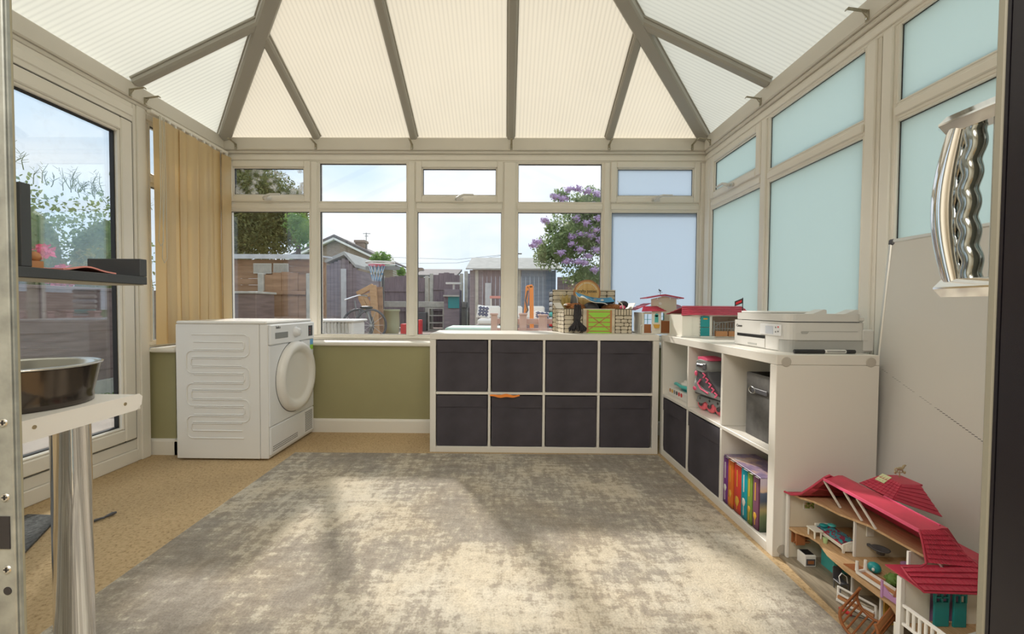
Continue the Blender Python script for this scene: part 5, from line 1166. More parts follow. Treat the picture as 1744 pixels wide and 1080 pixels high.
toy('toy_dining_chair', 'teal toy chair tipped over on the doll house porch', 'toy chair', None, [('back', 'teal', boxes(((1.055, .955, Zf+.0), (1.060, .985, Zf+.004)), ((1.075, .955, Zf+.010), (1.080, .985, Zf+.014)), ((1.095, .955, Zf+.018), (1.10, .985, Zf+.022)))), ('stile', 'teal', lambda q: q.bar((1.052, .953, Zf+.002), (1.105, .953, Zf+.028), .004, .004)), ('stile', 'teal', lambda q: q.bar((1.052, .987, Zf+.002), (1.105, .987, Zf+.028), .004, .004)), ('seat', 'teal', lambda q: q.bar((1.10, .97, Zf+.024), (1.112, .97, Zf+.001), .036, .004))], (1.08, .97, Zf))
toy('paper_sheet', 'plain white sheet of paper lying on the doll house porch', 'paper', None, [('sheet', 'white', lambda q: q.grid(lambda u, v: Vector((1.10+u*.10, .90+v*.11, Zf+.002+.030*u+.004*math.sin(4*v))), 6, 6, 0, (0, 0, -.0008)))], (1.15, .95, Zf))
toy('toy_flower', 'orange toy flower with green leaves on the ground floor', 'toy plant', None, [('bloom', 'orange', lambda q: q.ball((1.058, 1.112, Zg+.020), (.006, .006, .006), 0, 10, 6, .2)), ('stem', 'leaf_light', lambda q: (q.cyl((1.058, 1.112, Zg), (1.058, 1.112, Zg+.015), .0015, seg=6), q.ball((1.064, 1.108, Zg+.008), (.006, .004, .004))))], (1.058, 1.112, Zg))
# brown slatted swing seat lying in front
sw = thing('toy_cradle', 'brown slatted toy swing seat tipped over in front of the doll house', 'toy bench', (1.03, 1.08, .01))
P0, P1 = Vector((.988, 1.135, .062)), Vector((1.072, 1.178, .088)); Lx = (P1-P0).normalized(); Ux = Vector((0, 0, 1)); Wx = Lx.cross(Ux).normalized()
def curve(t, s_):
    a = math.radians(-215+250*t); return P0.lerp(P1, s_)+Wx*(.044*math.cos(a))+Ux*(.046*math.sin(a))
for s_ in (0, 1):
    q = G(); q.tube([curve(t/16, s_) for t in range(17)], .0042, 6); q.build('side_rail', 'brown', sw)
for k in range(13):
    t = (k+.3)/12.6; q = G(); q.tube([curve(t, 0), curve(t, 1)], .0026, 6); q.build('slat', 'brown', sw)
q = G(); q.grid(lambda u, v: curve(.80+.16*u, v)+Ux*.003, 4, 4, 0, (0, 0, .003)); q.build('seat_band', 'tan', sw)
q = G(); q.bar(curve(.98, .9), curve(.98, 1)+Lx*.045+Ux*.03, .008, .006); q.build('arm_rest', 'brown', sw)
# ================================================================== GARDEN
random.seed(21)
GZ, TZ = -.12, .30
g = G(); g.box((-14, 3.36, GZ-.1), (14, 7.0, GZ)); g.box((-14, -6, GZ-.1), (-2.35, 3.355, GZ)); g.box((1.67, -6, GZ-.1), (14, 3.355, GZ), 1)  # right strip, out of view, made pale concrete to bounce light at the panes
o = g.build('ground', ['patio', 'concrete']); o['kind'] = 'structure'
g = G(); g.box((-14, 7.001, GZ-.1), (14, 14.5, TZ)); o = g.build('terrace', 'patio'); o['kind'] = 'structure'
g = G(); g.box((-60, 14.51, -.3), (60, 60, .2)); o = g.build('far_ground', 'grass'); o['kind'] = 'structure'
# slabs outside the left door
pv = struct('paving', (-3, 3, GZ))
for i in range(4):
    for j in range(9):
        xa = -2.36-i*.46; ya = .9+j*.46
        q = G(); q.box((xa-.452, ya, GZ+.001), (xa, ya+.452, GZ+.035+.003*random.random()), 0, .006); q.build('paving_slab', 'paving', pv)
g = G(); g.box((-4.55, .4, GZ+.001), (-4.21, 6.0, GZ+.02)); g.leaves((-4.36, 3.2, GZ+.04), (.18, 2.7, .04), 1500, .03, 1)
o = g.build('lawn_edge', ['grass', 'leaf_light']); o['kind'] = 'stuff'; tag(o, 'strip of short green grass below the left fence', 'grass')
# left fence: overlapping horizontal boards between concrete posts on gravel boards
lf_ = thing('left_fence', 'dark brown overlapped board fence with concrete posts outside the glazed door', 'fence', (-4.62, 4, GZ))
for k in range(5):
    ya = .6+k*1.55
    q = G(); q.box((-4.68, ya-.05, GZ), (-4.56, ya+.05, 1.16), 0, .01); q.build('concrete_post', 'concrete', lf_)
    if k == 4: break
    q = G(); q.box((-4.645, ya+.052, GZ), (-4.595, ya+1.498, GZ+.20), 0, .004); q.build('gravel_board', 'concrete', lf_)
    for j in range(9):
        z = GZ+.205+j*.113
        q = G(); q.bar((-4.615+.008*(j % 2), ya+.053, z+.062), (-4.615+.008*(j % 2), ya+1.497, z+.062), .016, .122); q.build('fence_board', 'fence', lf_)
    q = G(); q.box((-4.65, ya+.053, 1.095), (-4.59, ya+1.497, 1.13), 0, .004); q.build('capping_rail', 'fence', lf_)
# hedge and shrubs beyond the left fence
def crown(nm, label, cat, blobs, leaf, size, dens, trunk=None, flowers=None, group=None):
    c0 = blobs[0][0]; t = thing(nm, label, cat, (c0[0], c0[1], GZ if trunk is None else trunk[0][2]), 0, group)
    q = G()
    for c, r in blobs:
        q.ball(c, tuple(v*.55 for v in r), 0, 14, 9, .12); q.leaves(c, r, int(dens*1.9*r[0]*r[2]), size*.72, 0, .5)
    fo = q.build('foliage', leaf, t); fo['kind'] = 'stuff'
    if trunk: q = G(); q.tube(trunk, [.09, .07, .05][:len(trunk)], 8); q.build('trunk', 'bark', t)
    if flowers:
        for fc, fr, fm in flowers:
            q = G()
            q.ball(fc, tuple(v*.55 for v in fr), 0, 8, 5, .2); q.leaves(fc, fr, 46, min(fr)*.42, 0, .4); q.build('flower_cluster', fm, t)
    return t
crown('hedge', 'tall green conifer hedge with wispy tips outside the left door', 'hedge', [((-5.95, 2.9+k*1.05, 1.55), (.45, .75, 1.10+.07*math.sin(k*2))) for k in range(4)], 'leaf_mid', .04, 2600)
q = G(); random.seed(4)
hd = bpy.data.objects['hedge']
for k in range(90):
    y = 2.5+random.random()*4.8; x = -5.95+.2*random.gauss(0, 1); z = 2.5; p = Vector((x, y, z)); d = Vector((random.gauss(0, .25), random.gauss(0, .35), 1)).normalized(); l = .12+.2*random.random()
    e = p+d*l; q.tube([p, p+d*l*.5, e+Vector((.02, .05, 0))], [.005, .004, .0015], 4)
    for j in range(7): b = p+d*l*(.3+.1*j); s_ = Vector((random.gauss(0, 1), random.gauss(0, 1), .6)).normalized()*.06; q.tube([b, b+s_], [.003, .0015], 4)
o = q.build('wispy_shoots', 'leaf_mid', hd); o['kind'] = 'stuff'
random.seed(8)
crown('flowering_shrub', 'dark shrub with pink-red blossom showing above the left fence', 'shrub', [((-5.06, 4.0, .95), (.30, .7, .75)), ((-5.06, 5.2, .95), (.30, .8, .72))], 'leaf_dark', .04, 4200,
      flowers=[((-4.83+.04*random.random(), 3.75+.75*random.random(), 1.15+.38*random.random()), (.07, .09, .08), 'blossom_pink') for _ in range(12)])
# left shed (brown boards, pale roof) seen through the leftmost back window
def A(px, py, Y): return at(px, py, Y)
sd = thing('brown_shed', 'brown boarded shed with pale roof and two net-curtained windows', 'shed', (-3.6, 7.6, TZ))
Ys = 7.2; xa, xb = A(330, 440, Ys).x, A(534, 440, Ys).x; zt_ = A(450, 442, Ys).z; n = 13
bh = (zt_-TZ)/n
for k in range(n): q = G(); q.bar((xa, Ys+.012, TZ+(k+.5)*bh), (xb, Ys+.012, TZ+(k+.5)*bh), .022+.004*(k % 2), bh*.97, 0); q.build('wall_board', 'shed_brown', sd)
q = G(); q.box((xa, Ys+.04, TZ), (xa+.05, Ys+1.2, zt_)); q.box((xb-.05, Ys+.04, TZ), (xb, Ys+.5, zt_)); q.build('side_wall', 'shed_brown', sd)
q = G(); q.prism([(xa-.1, Ys-.12, zt_+.0), (xb+.08, Ys-.12, zt_+.0), (xb+.08, Ys-.12, zt_+.07), (xa-.1, Ys-.12, zt_+.07)], (0, .02, 0)); q.prism([(xa-.1, Ys-.10, zt_+.05), (xb+.08, Ys-.10, zt_+.05), (xb+.08, Ys+.6, zt_+.09), (xa-.1, Ys+.6, zt_+.09)], (0, 0, .03)); q.build('roof', 'felt_light', sd)
for a, b in ((433, 463), (467, 492)):
    p0, p1 = A(a, 466, Ys-.01), A(b, 449, Ys-.01)
    q = G(); q.box((p0.x, Ys-.035, p0.z), (p1.x, Ys-.012, p1.z)); wf = q.build('window', 'offwhite', sd)
    q = G(); 
    for k in range(14): x_ = p0.x+.012+(p1.x-p0.x-.024)*k/13; q.cyl((x_, Ys-.040, p0.z+.012), (x_, Ys-.040, p1.z-.012), .006, seg=6)
    o = q.build('net_curtain', 'concrete', wf); o['kind'] = 'stuff'
# fence panels in front of it
def pfence(name, label, pxs, top, Y, arch=0, group=None, matn='fence_purple', post=True, z0=TZ):
    t = thing(name, label, 'fence', (A((pxs[0]+pxs[-1])/2, 500, Y).x, Y, z0), 0, group)
    for i, px_ in enumerate(pxs):
        if post:
            c = A(px_, top-4, Y); q = G(); q.box((c.x-.05, Y-.05, z0), (c.x+.05, Y+.05, c.z), 0, .01); q.build('concrete_post', 'concrete', t)
        if i+1 < len(pxs):
            p0, p1 = A(px_, top, Y), A(pxs[i+1], top, Y); g0, g1 = p0.x+.055, p1.x-.055; nb = max(4, int((g1-g0)/.14)); wv = (g1-g0)/nb
            for k in range(nb):
                u = (k+.5)/nb; h = p0.z+arch*math.sin(PI*u)
                q = G(); q.box((g0+k*wv+.002, Y-.012-.006*(k % 2), z0+.02), (g0+(k+1)*wv-.002, Y+.010, h), 0, 0); q.build('fence_board', matn, t)
            for zz in (.35, .75): q = G(); hh = z0+(p0.z-z0)*zz; q.box((g0, Y-.05, hh-.03), (g1, Y-.019, hh+.03)); q.build('rail', matn, t)
    return t
pfence('arched_fence', 'brown arched-top fence panel with concrete post in front of the brown shed', [446, 528], 470, 6.6+.45, .07, None, 'shed_brown')
g = thing('compost_bin', 'dark square-topped panel box at the lower left of the leftmost back window', 'bin', (A(410, 540, 6.2).x, 6.2, GZ))
p0, p1 = A(372, 560, 6.2), A(436, 498, 6.2)
q = G(); q.box((p0.x, 6.2, GZ), (p1.x, 6.7, p1.z-.02), 0, .01); q.build('body', 'fence', g)
q = G(); q.box((p0.x-.02, 6.17, p1.z-.0195), (p1.x+.02, 6.73, p1.z+.015), 0, .006); q.build('lid', 'concrete', g)
# dark conifer above the brown shed
crown('conifer', 'large dark green tree filling the leftmost back window', 'tree', [((A(400, 390, 11).x, 11, 3.3), (1.7, 1.2, 1.6)), ((A(455, 385, 11).x, 11, 3.4), (1.0, 1.0, 1.25)), ((A(380, 330, 11.5).x, 11.5, 4.0), (1.6, 1.2, 1.3)), ((A(498, 385, 11).x, 11, 3.3), (.48, .6, .8))], 'leaf_dark', .050, 4200, [(-7, 11, TZ), (-7, 11, 1.8), (-7.3, 11, 2.8)])
crown('birch', 'lighter leafy branches at the right edge of the dark tree', 'tree', [((A(515, 395, 9.3).x, 9.3, A(515, 395, 9.3).z), (.27, .3, .5)), ((A(505, 375, 9.3).x, 9.3, A(505, 378, 9.3).z), (.34, .3, .32))], 'leaf_light', .05, 1500, [(-4.75, 9.35, TZ), (-4.72, 9.3, 1.5), (-4.7, 9.3, 2.3)])
# gabled house far behind
hs_ = thing('gable_house', 'brick house with white-edged gable and chimney seen over the garden', 'house', (A(575, 480, 24).x, 24, .2))
Yh = 24; ap = A(573, 405, Yh); le = A(490, 442, Yh); re = A(640, 437, Yh)
q = G(); q.prism([(le.x+.3, Yh, .2), (re.x-.2, Yh, .2), (re.x-.2, Yh, re.z), (ap.x, Yh, ap.z-.15), (le.x+.3, Yh, le.z)], (0, 8, 0)); q.build('brick_wall', 'brick', hs_)
for e in (le, re):
    q = G(); q.bar((ap.x, Yh-.25, ap.z-.1), (e.x, Yh-.25, e.z-.1), .12, .28, 0, (0, 1, 0)); q.build('barge_board', 'white', hs_)
    q = G(); q.prism([(ap.x, Yh-.35, ap.z), (e.x, Yh-.35, e.z), (e.x, Yh-.35, e.z+.12), (ap.x, Yh-.35, ap.z+.14)], (0, 8.6, 0)); q.build('roof_slope', 'rooftile', hs_)
c0, c1 = A(605, 428, 25), A(620, 409, 25); q = G(); q.box((c0.x, 25, c0.z-.6), (c1.x, 25.6, c1.z)); q.box((c0.x-.06, 24.94, c1.z-.15), (c1.x+.06, 25.66, c1.z)); q.build('chimney', 'brick', hs_)
c0 = A(621, 395, 25); q = G(); q.cyl((c0.x, 25.3, c0.z-1.6), (c0.x, 25.3, c0.z), .025, seg=6); q.bar((c0.x-.2, 25.3, c0.z-.05), (c0.x+.25, 25.3, c0.z-.05), .03, .03); q.bar((c0.x-.1, 25.3, c0.z-.2), (c0.x+.12, 25.3, c0.z-.2), .03, .03); q.build('aerial', 'midgrey', hs_)
c0, c1 = A(600, 452, Yh-.05), A(620, 440, Yh-.05); q = G(); q.box((c0.x, Yh-.1, c0.z), (c1.x, Yh-.001, c1.z)); wn = q.build('window', 'white', hs_)
for a, b in ((.08, .45), (.55, .92)): q = G(); w_ = c1.x-c0.x; q.box((c0.x+a*w_, Yh-.12, c0.z+.06), (c0.x+b*w_, Yh-.101, c1.z-.06)); q.build('pane', 'midgrey', wn)
# extension roof right of it
c0, c1 = A(625, 466, 21), A(676, 447, 21)
ex = thing('far_extension', 'low grey-roofed house extension with pale fascia right of the gable', 'house', (c0.x, 21, .2))
q = G(); q.box((c0.x, 21, .2), (c1.x-.2, 24, c0.z+.3)); q.build('wall', 'brick', ex)
q = G(); q.prism([(c0.x-.1, 20.7, c0.z+.3), (c1.x, 20.7, c0.z+.3), (c1.x-.6, 22.5, c1.z+.3), (c0.x-.1, 22.5, c1.z+.3)], (0, 0, .12)); q.build('roof', 'felt', ex)
crown('climber', 'green climbing bush with bare twigs over the far extension', 'bush', [((A(650, 441, 19).x, 19, A(650, 441, 19).z), (.55, .4, .35)), ((A(640, 447, 19).x, 19, A(640, 450, 19).z), (.35, .4, .4))], 'leaf_light', .07, 1600, [(A(650, 480, 19).x, 19, .19), (A(650, 460, 19).x, 19, 2.0), (A(650, 445, 19).x, 19, 2.6)])
# small gabled shed behind the bicycle
g2 = thing('gabled_shed', 'small dark shed with grey gabled roof behind the bicycle', 'shed', (A(575, 500, 9.4).x, 9.4, TZ))
Yg = 9.4; ap = A(588, 431, Yg); le = A(556, 445, Yg); re = A(607, 452, Yg)
nb = 8
for k in range(nb):
    u0, u1 = k/nb, (k+1)/nb; x_0 = le.x+(re.x-le.x)*u0; x_1 = le.x+(re.x-le.x)*u1; xm = (x_0+x_1)/2; zz = ap.z-.1-(abs(xm-ap.x)/(ap.x-le.x))*(ap.z-le.z) if xm < ap.x else ap.z-.1-(xm-ap.x)/(re.x-ap.x)*(ap.z-re.z)
    q = G(); q.box((x_0+.003, Yg, TZ), (x_1-.003, Yg+.02+.006*(k % 2), zz)); q.build('wall_board', 'shed_dark', g2)
for e in (le, re): q = G(); q.prism([(ap.x, Yg-.08, ap.z-.05), (e.x, Yg-.08, e.z-.05), (e.x, Yg-.08, e.z+.02), (ap.x, Yg-.08, ap.z+.03)], (0, 1.9, 0)); q.build('roof_slope', 'felt', g2)
q = G(); q.box((le.x+.02, Yg+.03, TZ), (le.x+.05, Yg+1.7, le.z-.1)); q.box((re.x-.05, Yg+.03, TZ), (re.x-.02, Yg+1.7, re.z-.1)); q.build('side_wall', 'shed_dark', g2)
c0 = A(583, 500, Yg-.1); q = G(); q.box((c0.x-.06, Yg-.03, TZ), (c0.x+.06, Yg-.004, A(583, 458, Yg).z)); q.build('door_trim', 'felt_light', g2)
# back boundary fences
pfence('back_fence', 'purple-brown fence behind the basketball hoop with concrete posts', [607, 652, 727], 474, 12.4, .08, None)
pfence('back_fence', 'purple-brown arched fence panels left of the mud kitchen', [735, 786], 470, 12.2, .10, None)
pfence('back_fence', 'short purple-grey fence between the mud kitchen and the grey shed', [794, 812], 466, 12.2, 0, None, 'shed_dark')
fr_ = thing('far_terrace', 'low grey-roofed far house row between the two middle fences', 'house', (A(745, 480, 28).x, 28, .2))
c0, c1 = A(712, 480, 28), A(774, 463, 28); q = G(); q.box((c0.x, 28, .2), (c1.x, 34, c1.z-.4)); q.build('wall', 'brick', fr_)
q = G(); q.prism([(c0.x-.2, 27.6, c1.z-.4), (c1.x+.2, 27.6, c1.z-.4), (c1.x+.2, 31, c1.z+.3), (c0.x-.2, 31, c1.z+.3)], (0, 0, .15)); q.build('roof', 'rooftile', fr_)
c0 = A(712, 456, 30); q = G(); q.box((c0.x-.3, 30, c0.z-1.2), (c0.x+.3, 30.6, c0.z)); q.build('chimney', 'brick', fr_)
crown('far_bush', 'small round green bush just above the back fence', 'bush', [((A(683, 461, 20).x, 20, A(683, 463, 20).z), (.22, .25, .25))], 'leaf_light', .06, 4000, [(A(683, 461, 20).x, 20, .2), (A(683, 461, 20).x, 20, 1.6), (A(683, 461, 20).x, 20, 2.3)])
# basketball hoop on pole
bh_ = thing('basketball_hoop', 'basketball hoop on dark pole with white ring and blue and white net', 'basketball hoop', (A(652, 500, 9).x, 9, TZ))
c = A(652, 450, 9); q = G(); q.cyl((c.x, 9, TZ), (c.x, 9, c.z), .025, seg=10); q.build('pole', 'darkgrey', bh_)
q = G(); q.tube([(A(651, 449, 9).x+.30*math.cos(a), 8.86+.28*math.sin(a)*.8, c.z+.02) for a in [2*PI*k/24 for k in range(24)]], .018, 6, 0, True); q.build('ring', 'offwhite', bh_)
q = G(); cx_ = A(645, 449, 9).x
for k in range(12):
    a = 2*PI*k/12; q.tube([(cx_+.17*math.cos(a), 8.86+.17*math.sin(a), c.z-.05), (cx_+.12*math.cos(a+.3), 8.86+.12*math.sin(a+.3), c.z-.22), (cx_+.09*math.cos(a), 8.86+.09*math.sin(a), c.z-.38)], .007, 4)
    q.tube([(cx_+.17*math.cos(a), 8.86+.17*math.sin(a), c.z-.05), (cx_+.12*math.cos(a-.3), 8.86+.12*math.sin(a-.3), c.z-.22), (cx_+.09*math.cos(a), 8.86+.09*math.sin(a), c.z-.38)], .007, 4, 1)
q.tube([(cx_+.17*math.cos(a), 8.86+.17*math.sin(a), c.z-.04) for a in [2*PI*k/20 for k in range(20)]], .01, 6, 2, True)
o = q.build('net', ['white', bpy.data.materials['sticker_blue'], 'pink'], bh_); o['kind'] = 'stuff'
q = G(); q.box((cx_-.30, 9.03, c.z-.12), (cx_+.45, 9.06, c.z-.04)); q.build('backboard_arm', 'midgrey', bh_)
# timber A-frame
tf = thing('timber_frame', 'orange-brown timber climbing frame with leaning posts', 'climbing frame', (A(632, 530, 7.4).x, 7.4, TZ))
def tp(a, b, Y0_=7.8, Y1_=7.8, w_=.09, nm='beam'):
    q = G(); q.bar(A(a[0], a[1], Y0_), A(b[0], b[1], Y1_), w_, w_, 0, (0, 1, 0), .006); q.build(nm, 'timber', tf)
tp((609, 501), (636, 487)); tp((612, 508), (634, 500), w_=.07); tp((635, 486), (642, 581), w_=.11); tp((614, 506), (626, 530)); tp((622, 506), (634, 528), w_=.07)
q = G(); q.bar(A(644, 489, 7.9), A(647, 580, 7.9), .16, .05, 0, (0, 1, 0)); q.build('side_panel', 'shed_brown', tf)
# bicycle
by_ = thing('bicycle', 'bicycle with chrome handlebars parked against the timber frame', 'bicycle', (A(606, 560, 7.3).x, 7.3, TZ))
for px_, r_ in ((610, .28), (632, .28)):
    c = A(px_, 552, 7.3); c.z = TZ+.302+.0; 
    q = G(); q.tube([(c.x+r_*math.cos(a)*.85, 7.3+.10*math.cos(a), c.z+r_*math.sin(a)) for a in [2*PI*k/28 for k in range(28)]], .022, 6, 0, True); q.build('wheel', 'darkgrey', by_)
    q = G(); [q.cyl(c, (c.x+r_*math.cos(a)*.84, 7.3+.10*math.cos(a), c.z+r_*.98*math.sin(a)), .004, seg=4) for a in [2*PI*k/10 for k in range(10)]]; q.build('spokes', 'steel', by_)
q = G(); a, b, c, d = A(610, 552, 7.3), A(612, 528, 7.3), A(626, 530, 7.3), A(632, 552, 7.3); q.tube([a, b, c, d], .016, 6); q.tube([b, A(620, 552, 7.3), c], .016, 6); q.tube([a, A(604, 512, 7.3)], .014, 6); q.build('frame', 'midgrey', by_)
q = G(); q.tube([A(587, 511, 6.8), A(598, 507, 6.85), A(612, 503, 7.3), A(625, 504, 7.0)], .014, 6); q.build('handlebar', 'chrome', by_)
q = G(); q.ball(A(624, 524, 7.3), (.12, .05, .03)); q.build('saddle', 'dark', by_)
# planter, worktop, garden odds
pt = thing('planter', 'olive grey barrel planter beside the timber frame', 'planter', (A(667, 550, 8.2).x, 8.2, TZ))
c = A(667, 562, 8.2); q = G(); hh = A(667, 527, 8.2).z-TZ; q.lathe([(.0, 0), (.12, 0), (.155, hh*.45), (.15, hh*.92), (.165, hh*.93), (.165, hh), (.14, hh), (.13, hh*.85), (0, hh*.85)], (c.x, 8.2, TZ), 24); q.build('pot', mat('olive_pot', (.36, .36, .22), .7), pt)
wt = thing('outdoor_worktop', 'long pale grey worktop shelf fixed along the back fence', 'bench', (A(690, 520, 11.6).x, 11.6, TZ))
c0, c1 = A(636, 525, 11.2), A(795, 514, 11.2); q = G(); q.box((c0.x, 11.2, c0.z+.03), (c1.x, 11.8, c1.z), 0, .01); q.build('top', 'concrete', wt)
for px_ in (640, 700, 790): c = A(px_, 540, 11.2); q = G(); q.box((c.x-.05, 11.25, TZ), (c.x+.05, 11.75, c0.z+.029)); q.build('leg', 'concrete', wt)
def odd(nm, label, cat, matn, px0, px1, py0, py1, Y, dep, part_='body', bev=.01):
    c0, c1 = A(px0, py1, Y), A(px1, py0, Y); t = thing(nm, label, cat, ((c0.x+c1.x)/2, Y, c0.z)); q = G(); q.box((c0.x, Y, c0.z), (c1.x, Y+dep, c1.z), 0, bev); q.build(part_, matn, t); return t, c0, c1
zgr = lambda Y: 522+(CH-TZ)/Y*701      # row where the terrace lies at distance Y
t, c0, c1 = odd('mud_kitchen', 'grey wooden outdoor play kitchen with teal cupboard door', 'play kitchen', 'shed_dark', 756, 783, 493, zgr(10.6), 10.6, .5)
q = G(); a, b = A(763, 525, 10.55), A(782, 505, 10.55); q.box((a.x, 10.56, a.z), (b.x, 10.599, b.z), 0, .005); q.build('cupboard_door', 'teal', t)
q = G(); q.box((c0.x, 10.45, c1.z-.19), (c1.x, 10.598, c1.z-.15)); q.build('shelf', 'concrete', t)
q = G(); a, b = A(757, 483, 10.5), A(784, 480, 10.5); q.box((a.x, 10.7, a.z), (b.x, 10.9, b.z)); q.cyl(((a.x+b.x)/2, 10.8, c1.z), ((a.x+b.x)/2, 10.8, a.z), .03, seg=8); q.build('upper_shelf', 'offwhite', t)
sr = thing('garden_rack', 'low grey shelf rack with pots left of the play kitchen', 'shelf', (A(742, 545, 10.9).x, 10.9, TZ))
c0, c1 = A(730, zgr(10.9), 10.9), A(755, 524, 10.9)
for k in range(4): z_ = TZ+.02+(c1.z-TZ-.04)*k/3; q = G(); q.box((c0.x, 10.9, z_-.012), (c1.x, 11.15, z_+.012)); q.build('shelf_board', 'concrete', sr)
for x_ in (c0.x, c1.x): q = G(); q.box((x_-.02, 10.895, TZ), (x_+.02, 11.155, c1.z)); q.build('upright', 'concrete', sr)
odd('garden_crate', 'dark crate with pale stripes under the worktop, left of the rack', 'crate', 'darkgrey', 712, 726, 532, zgr(10.8), 10.8, .3)
t, c0, c1 = odd('dark_trough', 'row of dark planting troughs on the ground by the bicycle', 'trough', 'darkgrey', 628, 649, 556, 579, 8.3, .3)
t, c0, c1 = odd('red_toy_car', 'red low toy beside the planter on the patio', 'toy', 'red', 682, 694, 552, 573, 8.8, .25)
t, c0, c1 = odd('red_scooter_box', 'red toy at the left edge of the central window pane', 'toy', 'red', 709, 716, 545, 571, 9.2, .25)
wc = thing('white_crate', 'white slatted tub on its side at the foot of the second back window', 'tub', (A(572, 565, 5.6).x, 5.6, GZ))
c0, c1 = A(520, 590, 5.6), A(600, 545, 5.6)
q = G(); q.box((c0.x, 5.62, GZ), (c1.x, 6.1, c1.z-.03), 0, .02); q.box((c0.x-.03, 5.58, c1.z-.0295), (c1.x+.03, 6.14, c1.z), 0, .01); q.build('body', 'offwhite', wc)
for k in range(12): q = G(); x_ = c0.x+.03+(c1.x-c0.x-.06)*k/12; q.bar((x_, 5.607, c1.z-.035), (x_+.05, 5.607, GZ+.05), .02, .02, 0, (0, 1, 0)); q.build('slat', 'concrete', wc)
# grey playhouse shed on the right
Yp = 9.8; ps = thing('grey_shed', 'wide dark shed with grey felt roof, purple door side and blue-grey side', 'shed', (A(875, 500, Yp).x, Yp, TZ))
c0, c1 = A(800, 460, Yp), A(947, 460, Yp); n = 20; wv_ = (c1.x-c0.x)/n
for k in range(n):
    m_ = 'shed_dark' if k < 3 else ('fence_purple' if k < 12 else 'shed_blue'); q = G(); q.box((c0.x+k*wv_+.002, Yp, TZ), (c0.x+(k+1)*wv_-.002, Yp+.02+.006*(k % 2), c0.z)); q.build('wall_board', m_, ps)
q = G(); q.box((c0.x, Yp+.03, TZ), (c0.x+.04, Yp+1.9, c0.z)); q.box((c1.x-.04, Yp+.03, TZ), (c1.x, Yp+1.9, c1.z)); q.build('side_wall', 'shed_blue', ps)
rz0, rz1 = c0.z, A(860, 441, Yp+.9).z
q = G(); q.prism([(c0.x-.08, Yp-.15, rz0), (c1.x+.10, Yp-.15, rz0), (c1.x+.02, Yp+.9, rz1), (c0.x-.02, Yp+.9, rz1)], (0, 0, .03)); q.prism([(c0.x-.02, Yp+.9, rz1), (c1.x+.02, Yp+.9, rz1), (c1.x+.10, Yp+2.0, rz0), (c0.x-.08, Yp+2.0, rz0)], (0, 0, .03)); q.build('roof', 'felt', ps)
q = G(); q.bar((c1.x+.11, Yp-.16, rz0+.01), (c1.x+.03, Yp+.9, rz1+.02), .03, .06); q.build('barge_board', 'white', ps)
for px_ in (812, 884): q = G(); c = A(px_, 500, Yp); q.box((c.x-.035, Yp-.03, TZ), (c.x+.035, Yp-.002, c0.z)); q.build('door_post', 'concrete', ps)
q = G(); a, b = A(826, 520, Yp-.06), A(837, 482, Yp-.06); q.box((a.x, Yp-.06, TZ+.3), (b.x, Yp-.035, b.z), 0, .01); o = q.build('surfboard', 'felt_light'); tag(o, 'pale grey upright board leaning on the shed front', 'board')
rt = thing('pink_table', 'small table with red-pink top in front of the shed', 'table', (A(846, 520, 9).x, 9, TZ)); a, b = A(834, 508, 9), A(868, 505, 9)
q = G(); q.box((a.x, 9, a.z), (b.x, 9.4, b.z+.01)); q.build('top', 'salmonpink', rt)
for x_ in (a.x+.03, b.x-.03): q = G(); q.box((x_-.015, 9.02, TZ), (x_+.015, 9.05, a.z-.001)); q.build('leg', 'offwhite', rt)
# garden sofa with cushion
sf_ = thing('garden_sofa', 'garden sofa with cream seat pads seen over the shelving unit', 'sofa', (A(860, 550, 7.6).x, 7.6, TZ))
a, b = A(812, 556, 7.4), A(935, 545, 7.4)
for k in range(3): w_ = (b.x-a.x)/3; q = G(); q.box((a.x+k*w_+.01, 7.4, a.z+.03), (a.x+(k+1)*w_-.01, 8.0, b.z+.01), 0, .03); q.build('seat_pad', 'white', sf_)
q = G(); q.box((a.x-.03, 7.42, TZ), (b.x+.03, 8.1, a.z+.028), 0, .01); q.build('base_frame', 'shed_dark', sf_)
for k in range(3): w_ = (b.x-a.x)/3; q = G(); q.box((a.x+k*w_+.02, 8.02, b.z), (a.x+(k+1)*w_-.02, 8.12, A(850, 521, 8.05).z), 0, .03); q.build('back_pad', 'offwhite', sf_)
def cush(nm, label, px0, px1, py0, py1, Y):
    c0, c1 = A(px0, py1, Y), A(px1, py0, Y); t = thing(nm, label, 'cushion', ((c0.x+c1.x)/2, Y, c0.z)); w_, h_ = c1.x-c0.x, c1.z-c0.z
    R = Matrix.Rotation(.12, 3, 'Y') @ Matrix.Rotation(-.2, 3, 'X'); C_ = Vector(((c0.x+c1.x)/2, Y, (c0.z+c1.z)/2))
    def f(sg):
        def g_(u, v): a, b = u*2-1, v*2-1; k = (1-a**4)*(1-b**4); return C_+R @ Vector((a*w_/2*(1-.06*(1-abs(b))), sg*.06*k, b*h_/2*(1-.06*(1-abs(a)))))
        return g_
    q = G(); q.grid(f(-1), 14, 14); q.grid(f(1), 14, 14); q.build('cover', 'white', t)
    q = G(); F_ = f(-1.06)
    for cu in (.25, .5, .75):
        for cv in (.25, .5, .75):
            for r_ in (.13, .06):
                pts = [F_(cu+r_*x, cv+r_*y)+Vector((0, -.004, 0)) for x, y in ((1, 0), (0, 1), (-1, 0), (0, -1))]
                q.tube(pts, .010 if r_ > .1 else .008, 5, 0, True)
    q.build('diamond_print', mat(nm+'_navy', (.09, .11, .22), .8), t)
cush('patterned_cushion', 'white cushion with navy diamond pattern on the left end of the garden sofa', 812, 835, 520, 542, 7.62)
